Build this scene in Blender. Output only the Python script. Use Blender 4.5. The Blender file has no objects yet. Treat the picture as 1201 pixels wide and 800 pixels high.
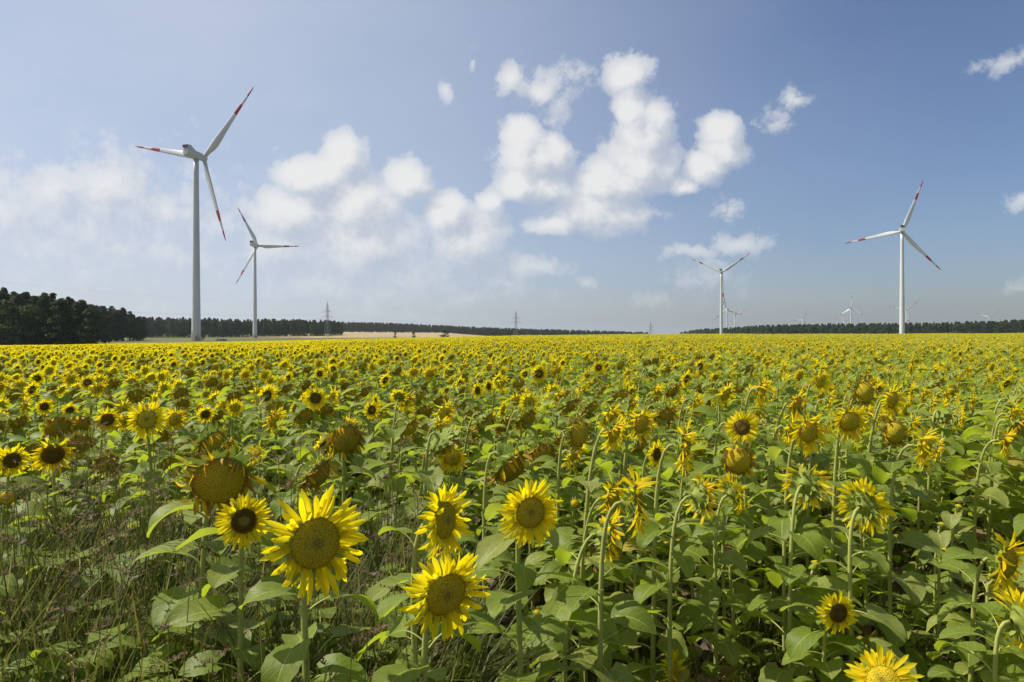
import bpy, math, random
import numpy as np
from mathutils import Matrix, Vector

# ------------------------------------------------------------------ camera, sky, sun, exposure
SC = bpy.context.scene
EYE = 2.05
FPX = 800.0                      # focal length in photo pixels (photo 1201 x 800)
CX, HY = 600.5, 396.0            # centre column, horizon row
SUN_AZ, SUN_EL = -78.0, 50.0     # degrees; azimuth clockwise from the view direction (+Y)

cam_d = bpy.data.cameras.new('camera')
cam_d.sensor_width = 36.0
cam_d.lens = 36.0 * FPX / 1201.0
cam_d.shift_y = (HY - 400.0) / 1201.0
cam_d.clip_start = 0.05
cam_d.clip_end = 40000.0
cam = bpy.data.objects.new('camera', cam_d)
cam.location = (0, 0, EYE)
cam.rotation_euler = (math.radians(90), 0, 0)
SC.collection.objects.link(cam)
SC.camera = cam

SC.view_settings.view_transform = 'Standard'
SC.view_settings.look = 'None'
SC.view_settings.exposure = 0.2
SC.view_settings.gamma = 1.0
SC.view_settings.use_curve_mapping = False
SC.cycles.max_bounces = 8
SC.cycles.diffuse_bounces = 3
SC.cycles.glossy_bounces = 2
SC.cycles.transmission_bounces = 4
SC.cycles.volume_bounces = 1
SC.cycles.transparent_max_bounces = 8

sun_d = bpy.data.lights.new('sun', 'SUN')
sun_d.energy = 5.0
sun_d.angle = math.radians(0.6)
sun_d.color = (1.0, 0.945, 0.84)
sun = bpy.data.objects.new('sun', sun_d)
a, e = math.radians(SUN_AZ), math.radians(SUN_EL)
SUN_VEC = Vector((math.sin(a) * math.cos(e), math.cos(a) * math.cos(e), math.sin(e)))
sun.rotation_euler = SUN_VEC.to_track_quat('Z', 'Y').to_euler()
sun.location = (-50, 10, 60)
SC.collection.objects.link(sun)


class NT:
    """small helper for building node trees"""
    def __init__(self, tree):
        self.t = tree

    def n(self, typ, **kw):
        nd = self.t.nodes.new(typ)
        for k, v in kw.items():
            setattr(nd, k, v)
        return nd

    def l(self, a, b):
        self.t.links.new(a, b)

    def setin(self, sock, v):
        if isinstance(v, bpy.types.NodeSocket):
            self.l(v, sock)
        else:
            sock.default_value = v

    def math(self, op, a, b=None, c=None, clamp=False):
        nd = self.n('ShaderNodeMath', operation=op, use_clamp=clamp)
        self.setin(nd.inputs[0], a)
        if b is not None: self.setin(nd.inputs[1], b)
        if c is not None: self.setin(nd.inputs[2], c)
        return nd.outputs[0]

    def vmath(self, op, a, b=None, c=None):
        nd = self.n('ShaderNodeVectorMath', operation=op)
        self.setin(nd.inputs[0], a)
        if b is not None: self.setin(nd.inputs[1], b)
        if c is not None: self.setin(nd.inputs[2], c)
        return nd.outputs['Value'] if op in ('LENGTH', 'DOT_PRODUCT', 'DISTANCE') else nd.outputs[0]

    def smooth(self, v, lo, hi, o0=0.0, o1=1.0):
        nd = self.n('ShaderNodeMapRange', interpolation_type='SMOOTHSTEP')
        self.setin(nd.inputs['Value'], v)
        nd.inputs['From Min'].default_value = lo; nd.inputs['From Max'].default_value = hi
        nd.inputs['To Min'].default_value = o0; nd.inputs['To Max'].default_value = o1
        return nd.outputs[0]

    def mix(self, f, a, b, typ='MIX'):
        nd = self.n('ShaderNodeMix', data_type='RGBA', blend_type=typ)
        self.setin(nd.inputs[0], f)
        for s, v in ((nd.inputs[6], a), (nd.inputs[7], b)):
            if isinstance(v, bpy.types.NodeSocket): self.l(v, s)
            else: s.default_value = (*v, 1.0) if len(v) == 3 else v
        return nd.outputs[2]

    def noise(self, vec, scale, detail=4, rough=0.55, dist=0.0, out='Fac'):
        nd = self.n('ShaderNodeTexNoise')
        nd.noise_dimensions = '3D'
        if vec is not None: self.l(vec, nd.inputs['Vector'])
        nd.inputs['Scale'].default_value = scale
        nd.inputs['Detail'].default_value = detail
        nd.inputs['Roughness'].default_value = rough
        nd.inputs['Distortion'].default_value = dist
        return nd.outputs[out]


# clouds as seen in the sky: column, row, half width, half height (photo pixels), weight
CLOUDS = [
    (90, 275, 170, 80, .30), (450, 315, 190, 60, .30), (250, 260, 90, 60, .2),
    (130, 222, 70, 42, .50), (65, 225, 60, 36, .42), (15, 255, 60, 40, .40), (140, 292, 48, 18, .42), (205, 305, 40, 16, .40), (190, 250, 60, 40, .35), (80, 290, 60, 30, .32),
    (402, 184, 27, 34, 1.0), (372, 205, 50, 26, 1.0), (340, 250, 55, 36, .85), (420, 240, 62, 36, .9), (478, 208, 34, 24, .95), (525, 248, 34, 26, 1.0), (548, 282, 52, 50, .75),
    (430, 285, 80, 44, .8), (330, 290, 50, 36, .55), (470, 325, 90, 34, .42), (575, 235, 20, 22, .7), (380, 330, 70, 26, .36),
    (598, 92, 20, 20, .55), (632, 104, 40, 19, .5), (652, 128, 18, 24, .42), (735, 86, 30, 24, .85), (678, 88, 26, 12, .28),
    (610, 160, 26, 24, 1.0), (632, 186, 50, 30, 1.05), (610, 214, 36, 22, .95), (640, 218, 44, 20, .8),
    (742, 124, 24, 26, 1.05), (758, 150, 40, 36, 1.1), (748, 190, 46, 44, 1.0), (718, 214, 52, 34, .95), (692, 240, 60, 26, .85), (650, 262, 40, 14, .7), (720, 256, 60, 20, .7), (778, 195, 30, 28, .7),
    (845, 154, 23, 24, 1.0), (850, 176, 32, 22, 1.0), (828, 196, 28, 20, .9), (802, 217, 22, 11, .75),
    (930, 118, 22, 11, .36), (910, 148, 18, 18, .24), (555, 78, 9, 14, .22), (521, 103, 11, 13, .34), (853, 242, 22, 14, .26), (868, 282, 38, 16, .44), (812, 295, 46, 10, .36), (835, 326, 52, 24, .28),
    (622, 312, 62, 17, .42), (590, 334, 54, 24, .30), (686, 333, 16, 7, .38), (548, 352, 40, 12, .26), (1178, 75, 36, 11, .28), (1196, 232, 17, 10, .34), (770, 350, 40, 10, .22), (1195, 335, 34, 10, .2),
]


def px_dir(px, py):
    u, v = (px - CX) / FPX, (HY - py) / FPX
    az = math.atan(u)
    return az, math.atan(v * math.cos(az))


def build_world():
    w = bpy.data.worlds.new('World')
    SC.world = w
    w.use_nodes = True
    t = w.node_tree
    t.nodes.clear()
    N = NT(t)
    # density of cloud at a direction (azimuth, elevation)
    g = bpy.data.node_groups.new('cloud_density', 'ShaderNodeTree')
    g.interface.new_socket('P', in_out='INPUT', socket_type='NodeSocketVector')
    g.interface.new_socket('D', in_out='OUTPUT', socket_type='NodeSocketFloat')
    g.interface.new_socket('B', in_out='OUTPUT', socket_type='NodeSocketFloat')
    G = NT(g)
    gi, go = G.n('NodeGroupInput'), G.n('NodeGroupOutput')
    P = gi.outputs[0]
    wn = G.noise(P, 14.0, 3, 0.55, out='Color')
    wv = G.vmath('MULTIPLY', G.vmath('SUBTRACT', wn, (.5, .5, .5)), (.045, .04, 0))
    P2 = G.vmath('ADD', P, wv)
    B = None
    for (px, py, rx, ry, wt) in CLOUDS:
        az, el = px_dir(px, py)
        kx, ky = FPX / rx / math.cos(az), FPX / ry
        d = G.vmath('LENGTH', G.vmath('MULTIPLY', G.vmath('SUBTRACT', P2, (az, el, 0)), (kx * .84, ky * .84, 0)))
        m = G.math('MULTIPLY_ADD', d, -wt, wt)
        B = m if B is None else G.math('SMOOTH_MAX', B, m, .14)
    # the rest of the sky carries the same kind of scattered cumulus
    sx = G.n('ShaderNodeSeparateXYZ'); G.l(P, sx.inputs[0])
    side = G.smooth(G.math('ABSOLUTE', sx.outputs[0]), .68, .85)
    low = G.smooth(sx.outputs[1], .62, .2)
    big = G.noise(P, 3.6, 2, 0.5)
    other = G.math('MULTIPLY_ADD', big, 3.2, -1.75)
    other = G.math('SUBTRACT', other, G.math('MULTIPLY', G.math('SUBTRACT', 1.0, G.math('MULTIPLY', side, low)), 3.0))
    B = G.math('MAXIMUM', B, other)
    B = G.math('MAXIMUM', B, -0.6)
    f1 = G.math('SUBTRACT', G.noise(P, 30.0, 10, 0.65, 0.0), .5)
    vo = G.n('ShaderNodeTexVoronoi', feature='F1', normalize=True)
    vo.inputs['Scale'].default_value = 36.0; vo.inputs['Detail'].default_value = 3.0
    vo.inputs['Roughness'].default_value = .6; vo.inputs['Lacunarity'].default_value = 2.3
    G.l(G.vmath('ADD', P, G.vmath('MULTIPLY', wv, (.35, .35, 0))), vo.inputs['Vector'])
    puff = G.math('SUBTRACT', .36, vo.outputs['Distance'])
    D = G.math('ADD', B, G.math('ADD', G.math('MULTIPLY', f1, .55), G.math('MULTIPLY', puff, .95)))
    G.l(D, go.inputs[0]); G.l(B, go.inputs[1])

    tc = N.n('ShaderNodeTexCoord')
    s = N.n('ShaderNodeSeparateXYZ'); N.l(tc.outputs['Generated'], s.inputs[0])
    az = N.math('ARCTAN2', s.outputs[0], s.outputs[1])
    el = N.math('ARCSINE', s.outputs[2])
    c = N.n('ShaderNodeCombineXYZ'); N.l(az, c.inputs[0]); N.l(el, c.inputs[1])

    def dens(off):
        nd = N.n('ShaderNodeGroup'); nd.node_tree = g
        N.l(N.vmath('ADD', c.outputs[0], off), nd.inputs[0])
        return nd.outputs[0], nd.outputs[1]
    d0, body = dens((0, 0, 0))
    d1, _ = dens((-.02, .026, 0))
    alpha = N.math('MULTIPLY', N.smooth(d0, .07, .30), N.smooth(body, .0, .6, .4, 1.0))
    lit = N.math('SUBTRACT', d0, d1)
    shade = N.smooth(lit, -.48, .44)
    ccol = N.mix(shade, (4.9, 5.4, 6.35), (8.4, 8.35, 8.3))
    sky = N.n('ShaderNodeTexSky', sky_type='NISHITA')
    sky.sun_disc = False
    sky.sun_elevation = math.radians(SUN_EL)
    sky.sun_rotation = math.radians(SUN_AZ)
    sky.altitude = 60
    sky.air_density = SKY_AIR
    sky.dust_density = SKY_DUST
    sky.ozone_density = SKY_OZONE
    # thin high veil over the side of the sky where the sun stands, thinning out to the right
    vn = N.noise(N.vmath('MULTIPLY', c.outputs[0], (1.0, 2.2, 1.0)), 2.6, 5, .55)
    va = N.smooth(N.math('ADD', az, N.math('MULTIPLY', N.math('SUBTRACT', vn, .5), .5)), .62, -.45)
    veil = N.math('MULTIPLY', N.math('MULTIPLY', va, N.smooth(vn, .15, .8, .6, 1.0)), VEIL)
    skyc = N.mix(veil, N.mix(1.0, sky.outputs[0], SKY_TINT, 'MULTIPLY'), (5.95, 6.6, 7.75))
    # low clouds melt into the haze
    fade = N.smooth(el, .0, .2, .35, .95)
    col = N.mix(N.math('MULTIPLY', alpha, fade), skyc, ccol)
    bg = N.n('ShaderNodeBackground')
    bg.inputs['Strength'].default_value = 0.088
    N.l(col, bg.inputs['Color'])
    out = N.n('ShaderNodeOutputWorld')
    N.l(bg.outputs[0], out.inputs['Surface'])
    w.cycles.sampling_method = 'MANUAL'
    w.cycles.sample_map_resolution = 512


VEIL, SKY_TINT = .76, (.97, .985, 1.09)
SKY_AIR, SKY_DUST, SKY_OZONE = 1.0, 1.6, 3.0
build_world()

# ------------------------------------------------------------------ helpers
COL = SC.collection
RNG = random.Random(7)


def tag(o, label=None, cat=None, group=None, kind=None):
    if label: o['label'] = label
    if cat: o['category'] = cat
    if group: o['group'] = group
    if kind: o['kind'] = kind
    return o


def link(name, mesh, parent=None, M=None):
    o = bpy.data.objects.new(name, mesh)
    COL.objects.link(o)
    if parent is not None: o.parent = parent
    if M is not None: o.matrix_local = Matrix(M.tolist()) if isinstance(M, np.ndarray) else M
    return o


class Geo:
    """verts / faces / uvs / material slots collected for one mesh"""
    def __init__(self):
        self.v, self.f, self.m, self.uv, self.n = [], [], [], [], 0
        self.mats = []

    def add(self, v, f, mat, uv=None, M=None):
        v = np.asarray(v, float)
        if M is not None:
            v = v @ M[:3, :3].T + M[:3, 3]
        if mat not in self.mats: self.mats.append(mat)
        k = self.mats.index(mat)
        self.v.append(v)
        self.uv.append(np.zeros((len(v), 2)) if uv is None else np.asarray(uv, float))
        n = self.n
        self.f.extend([tuple(i + n for i in q) for q in f])
        self.m.extend([k] * len(f))
        self.n += len(v)

    def merge(self, g, M=None):
        v = np.concatenate(g.v)
        if M is not None: v = v @ M[:3, :3].T + M[:3, 3]
        base = self.n
        idx = []
        for mt in g.mats:
            if mt not in self.mats: self.mats.append(mt)
            idx.append(self.mats.index(mt))
        self.v.append(v); self.uv.append(np.concatenate(g.uv))
        self.f.extend([tuple(i + base for i in q) for q in g.f])
        self.m.extend([idx[k] for k in g.m])
        self.n += len(v)

    def mesh(self, name, smooth=True):
        if getattr(self, '_mesh', None): return self._mesh
        me = bpy.data.meshes.new(name)
        V = np.concatenate(self.v)
        me.from_pydata(V.tolist(), [], self.f)
        UV = np.concatenate(self.uv)
        ul = me.uv_layers.new(name='UVMap')
        li = np.empty(len(me.loops), np.int32)
        me.loops.foreach_get('vertex_index', li)
        ul.data.foreach_set('uv', UV[li].astype(np.float32).ravel())
        for mt in self.mats: me.materials.append(MAT[mt])
        me.polygons.foreach_set('material_index', np.array(self.m, np.int32))
        if smooth: me.polygons.foreach_set('use_smooth', np.ones(len(self.f), bool))
        me.update()
        self._mesh = me
        return me


def T(x, y, z):
    M = np.eye(4); M[:3, 3] = (x, y, z); return M


def Rz(a):
    c, s = math.cos(a), math.sin(a); M = np.eye(4); M[:2, :2] = ((c, -s), (s, c)); return M


def Ry(a):
    c, s = math.cos(a), math.sin(a); M = np.eye(4); M[0, 0] = c; M[0, 2] = s; M[2, 0] = -s; M[2, 2] = c; return M


def Rx(a):
    c, s = math.cos(a), math.sin(a); M = np.eye(4); M[1, 1] = c; M[1, 2] = -s; M[2, 1] = s; M[2, 2] = c; return M


def S(a, b=None, c=None):
    M = np.eye(4); M[0, 0] = a; M[1, 1] = a if b is None else b; M[2, 2] = a if c is None else c; return M


def unit(v):
    v = np.asarray(v, float); n = np.linalg.norm(v); return v / n if n > 1e-9 else v


def frame(x, z):
    """matrix with its X axis along x, Z axis as near z as possible"""
    x = unit(x); y = np.cross(z, x)
    if np.linalg.norm(y) < 1e-5: y = np.cross((0.3, 1, 0.2), x)
    y = unit(y); z = np.cross(x, y)
    M = np.eye(4); M[:3, 0] = x; M[:3, 1] = y; M[:3, 2] = z
    return M


def tube(P, R, sides=6, cap=True):
    P = np.asarray(P, float); n = len(P)
    tang = np.gradient(P, axis=0)
    ref = np.array((0, 1.0, 0.13))
    v, uv = [], []
    for i in range(n):
        t = unit(tang[i]); a = unit(np.cross(t, ref)); b = np.cross(t, a)
        r = R[i] if hasattr(R, '__len__') else R
        for k in range(sides):
            an = 2 * math.pi * k / sides
            v.append(P[i] + r * (math.cos(an) * a + math.sin(an) * b)); uv.append((i / (n - 1), k / sides))
    f = [(i * sides + k, i * sides + (k + 1) % sides, (i + 1) * sides + (k + 1) % sides, (i + 1) * sides + k) for i in range(n - 1) for k in range(sides)]
    if cap:
        f.append(tuple(range(sides))[::-1]); f.append(tuple((n - 1) * sides + k for k in range(sides)))
    return v, f, uv


def bezier(p0, p1, p2, p3, n):
    t = np.linspace(0, 1, n)[:, None]
    p0, p1, p2, p3 = map(np.asarray, (p0, p1, p2, p3))
    return (1 - t) ** 3 * p0 + 3 * (1 - t) ** 2 * t * p1 + 3 * (1 - t) * t ** 2 * p2 + t ** 3 * p3


def grid_faces(r, c):
    return [(i * c + j, i * c + j + 1, (i + 1) * c + j + 1, (i + 1) * c + j) for i in range(r - 1) for j in range(c - 1)]


def box(cx, cy, cz, sx, sy, sz):
    v = [(cx + a * sx / 2, cy + b * sy / 2, cz + c * sz / 2) for a in (-1, 1) for b in (-1, 1) for c in (-1, 1)]
    f = [(0, 1, 3, 2), (4, 6, 7, 5), (0, 4, 5, 1), (2, 3, 7, 6), (0, 2, 6, 4), (1, 5, 7, 3)]
    return v, f


# ------------------------------------------------------------------ materials
MAT = {}


def mat(name, build):
    m = bpy.data.materials.new(name); m.use_nodes = True
    t = m.node_tree; t.nodes.clear()
    N = NT(t)
    out = N.n('ShaderNodeOutputMaterial')
    N.l(build(N), out.inputs['Surface'])
    MAT[name] = m


def principled(N, col, rough=.6, spec=.3, bump=None, metal=0.0):
    p = N.n('ShaderNodeBsdfPrincipled')
    if isinstance(col, bpy.types.NodeSocket): N.l(col, p.inputs['Base Color'])
    else: p.inputs['Base Color'].default_value = (*col, 1)
    N.setin(p.inputs['Roughness'], rough)
    p.inputs['Specular IOR Level'].default_value = spec
    p.inputs['Metallic'].default_value = metal
    if bump is not None:
        b = N.n('ShaderNodeBump'); b.inputs['Strength'].default_value = bump[1]; b.inputs['Distance'].default_value = bump[2]
        N.l(bump[0], b.inputs['Height']); N.l(b.outputs[0], p.inputs['Normal'])
    return p.outputs[0]


def thin(N, surf, tcol, fac):
    tr = N.n('ShaderNodeBsdfTranslucent')
    if isinstance(tcol, bpy.types.NodeSocket): N.l(tcol, tr.inputs[0])
    else: tr.inputs[0].default_value = (*tcol, 1)
    mx = N.n('ShaderNodeMixShader'); mx.inputs[0].default_value = fac
    N.l(surf, mx.inputs[1]); N.l(tr.outputs[0], mx.inputs[2])
    return mx.outputs[0]


def objrand(N):
    return N.n('ShaderNodeObjectInfo').outputs['Random']


def uvxy(N):
    tc = N.n('ShaderNodeTexCoord'); s = N.n('ShaderNodeSeparateXYZ'); N.l(tc.outputs['UV'], s.inputs[0])
    return tc.outputs['UV'], s.outputs[0], s.outputs[1], tc.outputs['Object']


def m_leaf(c0, c1, tcol, tf=.3):
    def b(N):
        uv, u, v, ob = uvxy(N)
        r = objrand(N)
        base = N.mix(r, c0, c1)
        n = N.noise(ob, 22.0, 4, .6)
        base = N.mix(N.smooth(n, .35, .75, 0, .5), base, tuple(x * .62 for x in c0))
        # midrib and side veins, paler than the blade
        av = N.math('ABSOLUTE', N.math('SUBTRACT', v, .5))
        mid = N.smooth(av, .035, .008)
        side = N.math('FRACT', N.math('MULTIPLY', N.math('ADD', u, N.math('MULTIPLY', av, -.75)), 6.0))
        side = N.smooth(N.math('ABSOLUTE', N.math('SUBTRACT', side, .5)), .09, .02)
        vein = N.math('MAXIMUM', mid, N.math('MULTIPLY', side, .45))
        pale = tuple(min(1, x * 1.7 + .02) for x in c1)
        base = N.mix(N.math('MULTIPLY', vein, .7), base, pale)
        spot = N.smooth(N.noise(N.vmath('ADD', ob, N.vmath('MULTIPLY', (5., 3., 7.), r)), 34.0, 2, .5), .70, .76, 0, .8)
        base = N.mix(spot, base, (.17, .115, .04))
        rim = N.smooth(N.math('ADD', N.math('MAXIMUM', N.math('MULTIPLY', av, 2.0), u), N.math('MULTIPLY', N.math('SUBTRACT', n, .5), .7)), .86, 1.08)
        base = N.mix(N.math('MULTIPLY', rim, N.smooth(r, .45, .95, 0, .75)), base, (.30, .23, .05))
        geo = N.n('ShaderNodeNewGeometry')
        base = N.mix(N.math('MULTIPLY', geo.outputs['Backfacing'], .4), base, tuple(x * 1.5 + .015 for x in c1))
        s = principled(N, base, .48, .28, (N.math('ADD', N.noise(ob, 60.0, 3), N.math('MULTIPLY', vein, -.6)), .5, .003))
        return thin(N, s, tcol, tf)
    return b


mat('leaf_green', m_leaf((.155, .21, .024), (.225, .275, .045), (.50, .62, .03), .42))
mat('leaf_pale', m_leaf((.225, .265, .05), (.30, .325, .085), (.52, .60, .05), .42))
mat('leaf_yellow', m_leaf((.34, .27, .03), (.42, .36, .07), (.5, .4, .04), .3))
mat('leaf_dry', m_leaf((.16, .10, .05), (.24, .17, .09), (.2, .12, .04), .15))


def m_stem(N):
    uv, u, v, ob = uvxy(N)
    c = N.mix(N.noise(ob, 9.0, 4), (.27, .30, .055), (.42, .44, .12))
    c = N.mix(N.math('MULTIPLY', objrand(N), .4), c, (.36, .35, .11))
    return principled(N, c, .65, .25, (N.noise(ob, 140.0, 3), .4, .002))
mat('stem', m_stem)


def m_petal(c0, c1, cb, tcol, tf):
    def b(N):
        uv, u, v, ob = uvxy(N)
        c = N.mix(objrand(N), c0, c1)
        st = N.math('MULTIPLY', N.noise(N.vmath('MULTIPLY', uv, (2.0, 26.0, 1.0)), 1.0, 2), .3)
        c = N.mix(st, c, cb)
        c = N.mix(N.smooth(u, .35, 0., 0, .7), c, cb)
        s = principled(N, c, .55, .2, (N.noise(N.vmath('MULTIPLY', uv, (3.0, 40.0, 1.0)), 1.0, 2), .35, .002))
        return thin(N, s, tcol, tf)
    return b


mat('petal', m_petal((.92, .73, .006), (.95, .79, .015), (.88, .56, .004), (1.0, .84, .01), .55))
mat('petal_wilted', m_petal((.86, .57, .008), (.92, .69, .012), (.72, .38, .01), (.96, .68, .008), .5))
mat('petal_dry', m_petal((.44, .27, .05), (.58, .36, .04), (.27, .15, .04), (.5, .3, .03), .3))


def m_disc(stops):
    def b(N):
        uv, u, v, ob = uvxy(N)
        r = N.n('ShaderNodeValToRGB')
        el = r.color_ramp.elements
        while len(el) < len(stops): el.new(.5)
        for k, (p, c) in enumerate(stops):
            el[k].position = p; el[k].color = (*c, 1)
        n = N.noise(ob, 90.0, 3)
        N.l(N.math('ADD', u, N.math('MULTIPLY', N.math('SUBTRACT', n, .5), .28)), r.inputs[0])
        vo = N.n('ShaderNodeTexVoronoi'); vo.inputs['Scale'].default_value = 210.0
        N.l(ob, vo.inputs['Vector'])
        c = N.mix(N.smooth(vo.outputs['Distance'], .3, .8, 0, .4), r.outputs[0], (.07, .045, .008))
        return principled(N, c, .85, .1, (N.math('MULTIPLY', vo.outputs['Distance'], -1.0), .8, .004))
    return b


mat('disc_fresh', m_disc([(0, (.40, .27, .03)), (.14, (.42, .29, .03)), (.3, (.62, .48, .035)), (.62, (.70, .54, .03)), (.85, (.76, .56, .022)), (1, (.84, .60, .018))]))
mat('disc_ring', m_disc([(0, (.30, .30, .04)), (.36, (.27, .25, .03)), (.5, (.16, .085, .014)), (.85, (.17, .085, .012)), (1, (.5, .3, .012))]))
mat('disc_dark', m_disc([(0, (.17, .13, .02)), (.5, (.14, .085, .014)), (.85, (.18, .10, .014)), (1, (.42, .25, .014))]))
mat('disc_ripe', m_disc([(0, (.52, .40, .028)), (.5, (.60, .46, .028)), (.85, (.62, .46, .028)), (1, (.46, .30, .03))]))
mat('disc_brown', m_disc([(0, (.36, .27, .025)), (.5, (.42, .31, .025)), (.85, (.46, .32, .025)), (1, (.40, .25, .03))]))


def m_bract(N):
    uv, u, v, ob = uvxy(N)
    c = N.mix(N.noise(ob, 40.0, 3), (.19, .24, .028), (.33, .38, .07))
    return thin(N, principled(N, c, .6, .25), (.3, .4, .06), .2)
mat('bract', m_bract)


def m_grass(c0, c1):
    def b(N):
        uv, u, v, ob = uvxy(N)
        c = N.mix(N.noise(ob, 7.0, 3), c0, c1)
        c = N.mix(N.math('MULTIPLY', objrand(N), .5), c, tuple(x * .6 for x in c0))
        return thin(N, principled(N, c, .55, .25), tuple(x * 1.6 for x in c1), .3)
    return b


mat('grass', m_grass((.065, .082, .014), (.14, .15, .03)))
mat('grass_yellow', m_grass((.22, .2, .05), (.3, .28, .07)))
mat('seed_head', m_grass((.13, .085, .045), (.22, .15, .075)))


def m_soil(N):
    tc = N.n('ShaderNodeTexCoord'); P = tc.outputs['Object']
    n1 = N.noise(P, 1.3, 5, .6); n2 = N.noise(P, 11.0, 6, .65); n3 = N.noise(P, 70.0, 4, .6)
    c = N.mix(N.smooth(n2, .3, .7), (.055, .04, .028), (.15, .115, .08))
    c = N.mix(N.smooth(n1, .4, .7, 0, .5), c, (.10, .085, .05))
    c = N.mix(N.smooth(n3, .58, .7, 0, .6), c, (.24, .19, .13))
    h = N.math('ADD', N.math('MULTIPLY', n2, 1.0), N.math('MULTIPLY', n3, .3))
    return principled(N, c, .95, .1, (h, 1.0, .05))
mat('soil', m_soil)


def m_field(c0, c1, c2, s1, s2):
    def b(N):
        tc = N.n('ShaderNodeTexCoord'); P = tc.outputs['Object']
        c = N.mix(N.smooth(N.noise(P, s1, 4), .35, .65), c0, c1)
        c = N.mix(N.smooth(N.noise(P, s2, 4), .45, .7, 0, .7), c, c2)
        return principled(N, c, .9, .1, (N.noise(P, 2.5, 4), .6, .3))
    return b


mat('meadow', m_field((.10, .12, .035), (.15, .15, .055), (.2, .17, .09), .03, .012))
mat('wheat', m_field((.36, .27, .14), (.42, .33, .18), (.33, .25, .13), .02, .006))
mat('far_land', m_field((.09, .11, .04), (.14, .13, .06), (.07, .09, .03), .004, .0012))


def m_tree(c0, c1, t):
    def b(N):
        tc = N.n('ShaderNodeTexCoord')
        c = N.mix(N.noise(tc.outputs['Object'], .55, 4), c0, c1)
        c = N.mix(N.math('MULTIPLY', objrand(N), .5), c, tuple(x * .7 for x in c0))
        return thin(N, principled(N, c, .7, .15), t, .15)
    return b


mat('pine_needles', m_tree((.036, .056, .02), (.07, .10, .03), (.09, .13, .025)))
mat('broad_leaves', m_tree((.05, .085, .022), (.085, .125, .03), (.12, .18, .03)))


def m_bark(N):
    tc = N.n('ShaderNodeTexCoord')
    n = N.noise(N.vmath('MULTIPLY', tc.outputs['Object'], (1, 1, .25)), 6.0, 5)
    return principled(N, N.mix(n, (.06, .045, .035), (.2, .12, .075)), .95, .1, (n, .8, .05))
mat('bark', m_bark)


def m_paint(c, rough=.4):
    def b(N):
        tc = N.n('ShaderNodeTexCoord')
        n = N.noise(N.vmath('MULTIPLY', tc.outputs['Object'], (1, 1, .12)), .6, 4)
        return principled(N, N.mix(N.smooth(n, .35, .75, 0, .55), c, tuple(x * .74 for x in c)), rough, .4)
    return b


mat('turbine_white', m_paint((.66, .66, .64)))
mat('turbine_red', m_paint((.45, .028, .035)))
mat('grille_dark', m_paint((.03, .032, .035), .6))
mat('galvanised', m_paint((.24, .25, .26), .55))
mat('concrete', m_paint((.42, .41, .38), .9))
mat('cable', m_paint((.12, .12, .13), .5))

# ------------------------------------------------------------------ terrain
TU = np.array([-1.2, -.75, -.465, -.25, -.1, 0, .125, .25, .5, .75, 1.2])
TY = np.array([0, 15, 60, 120, 200, 300, 620, 1150, 1700, 9000.])
h200 = np.array([-2.6, -1.9, -1.0, -.05, .6, 1.1, 1.4, 1.6, 1.6, 1.85, 2.2])
TH = np.array([h200 * 0, h200 * 0.01, h200 * .2, h200 * .56, h200,
               [-1.5, -.8, .37, .3, .5, .6, .7, .8, .6, .6, .6],
               [-1, .5, 1.2, 1.7, 2.2, 1.2, .5, 0, 0, 0, 0],
               [5, 6, 8.5, 11, 10, 1.5, -3.5, -4, -4, -3, -3],
               [5, 5, 5, 5, 4, -4, -10, -12, -12, -12, -12],
               [-12] * 11], float)


def ground(x, y):
    x = np.asarray(x, float); y = np.asarray(y, float)
    r = np.hypot(x, y)
    d = np.where(y > .3 * r, np.maximum(y, .01), .3 * r + .01)
    u = np.clip(x / d, -1.2, 1.2)
    i = np.clip(np.searchsorted(TU, u) - 1, 0, len(TU) - 2)
    j = np.clip(np.searchsorted(TY, d) - 1, 0, len(TY) - 2)
    a = (u - TU[i]) / (TU[i + 1] - TU[i]); b = np.clip((d - TY[j]) / (TY[j + 1] - TY[j]), 0, 1)
    return (TH[j, i] * (1 - a) + TH[j, i + 1] * a) * (1 - b) + (TH[j + 1, i] * (1 - a) + TH[j + 1, i + 1] * a) * b


def gz(x, y):
    return float(ground(x, y))


def terrain_sheet(name, rs, az, mt, lift, region=None, label=None, cat=None, rough=0.0):
    A, R = np.meshgrid(az, rs)
    X, Y = R * np.sin(A), R * np.cos(A)
    Z = ground(X, Y) + lift
    if rough:
        rg = np.random.default_rng(3)
        Z = Z + rough * (rg.random(Z.shape) - .5) * np.clip(1.6 - R / 14, 0, 1)
    V = np.stack([X, Y, Z], -1).reshape(-1, 3)
    F = np.array(grid_faces(len(rs), len(az)))
    if region is not None:
        c = V[F].mean(1)
        F = F[region(c[:, 0] / np.maximum(c[:, 1], .01), c[:, 1])]
        used = np.unique(F); mp = -np.ones(len(V), int); mp[used] = np.arange(len(used))
        V, F = V[used], mp[F]
    g = Geo(); g.add(V, [tuple(q[::-1]) for q in F], mt)
    o = link(name, g.mesh(name))
    tag(o, label, cat, kind='structure')
    return o


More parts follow.
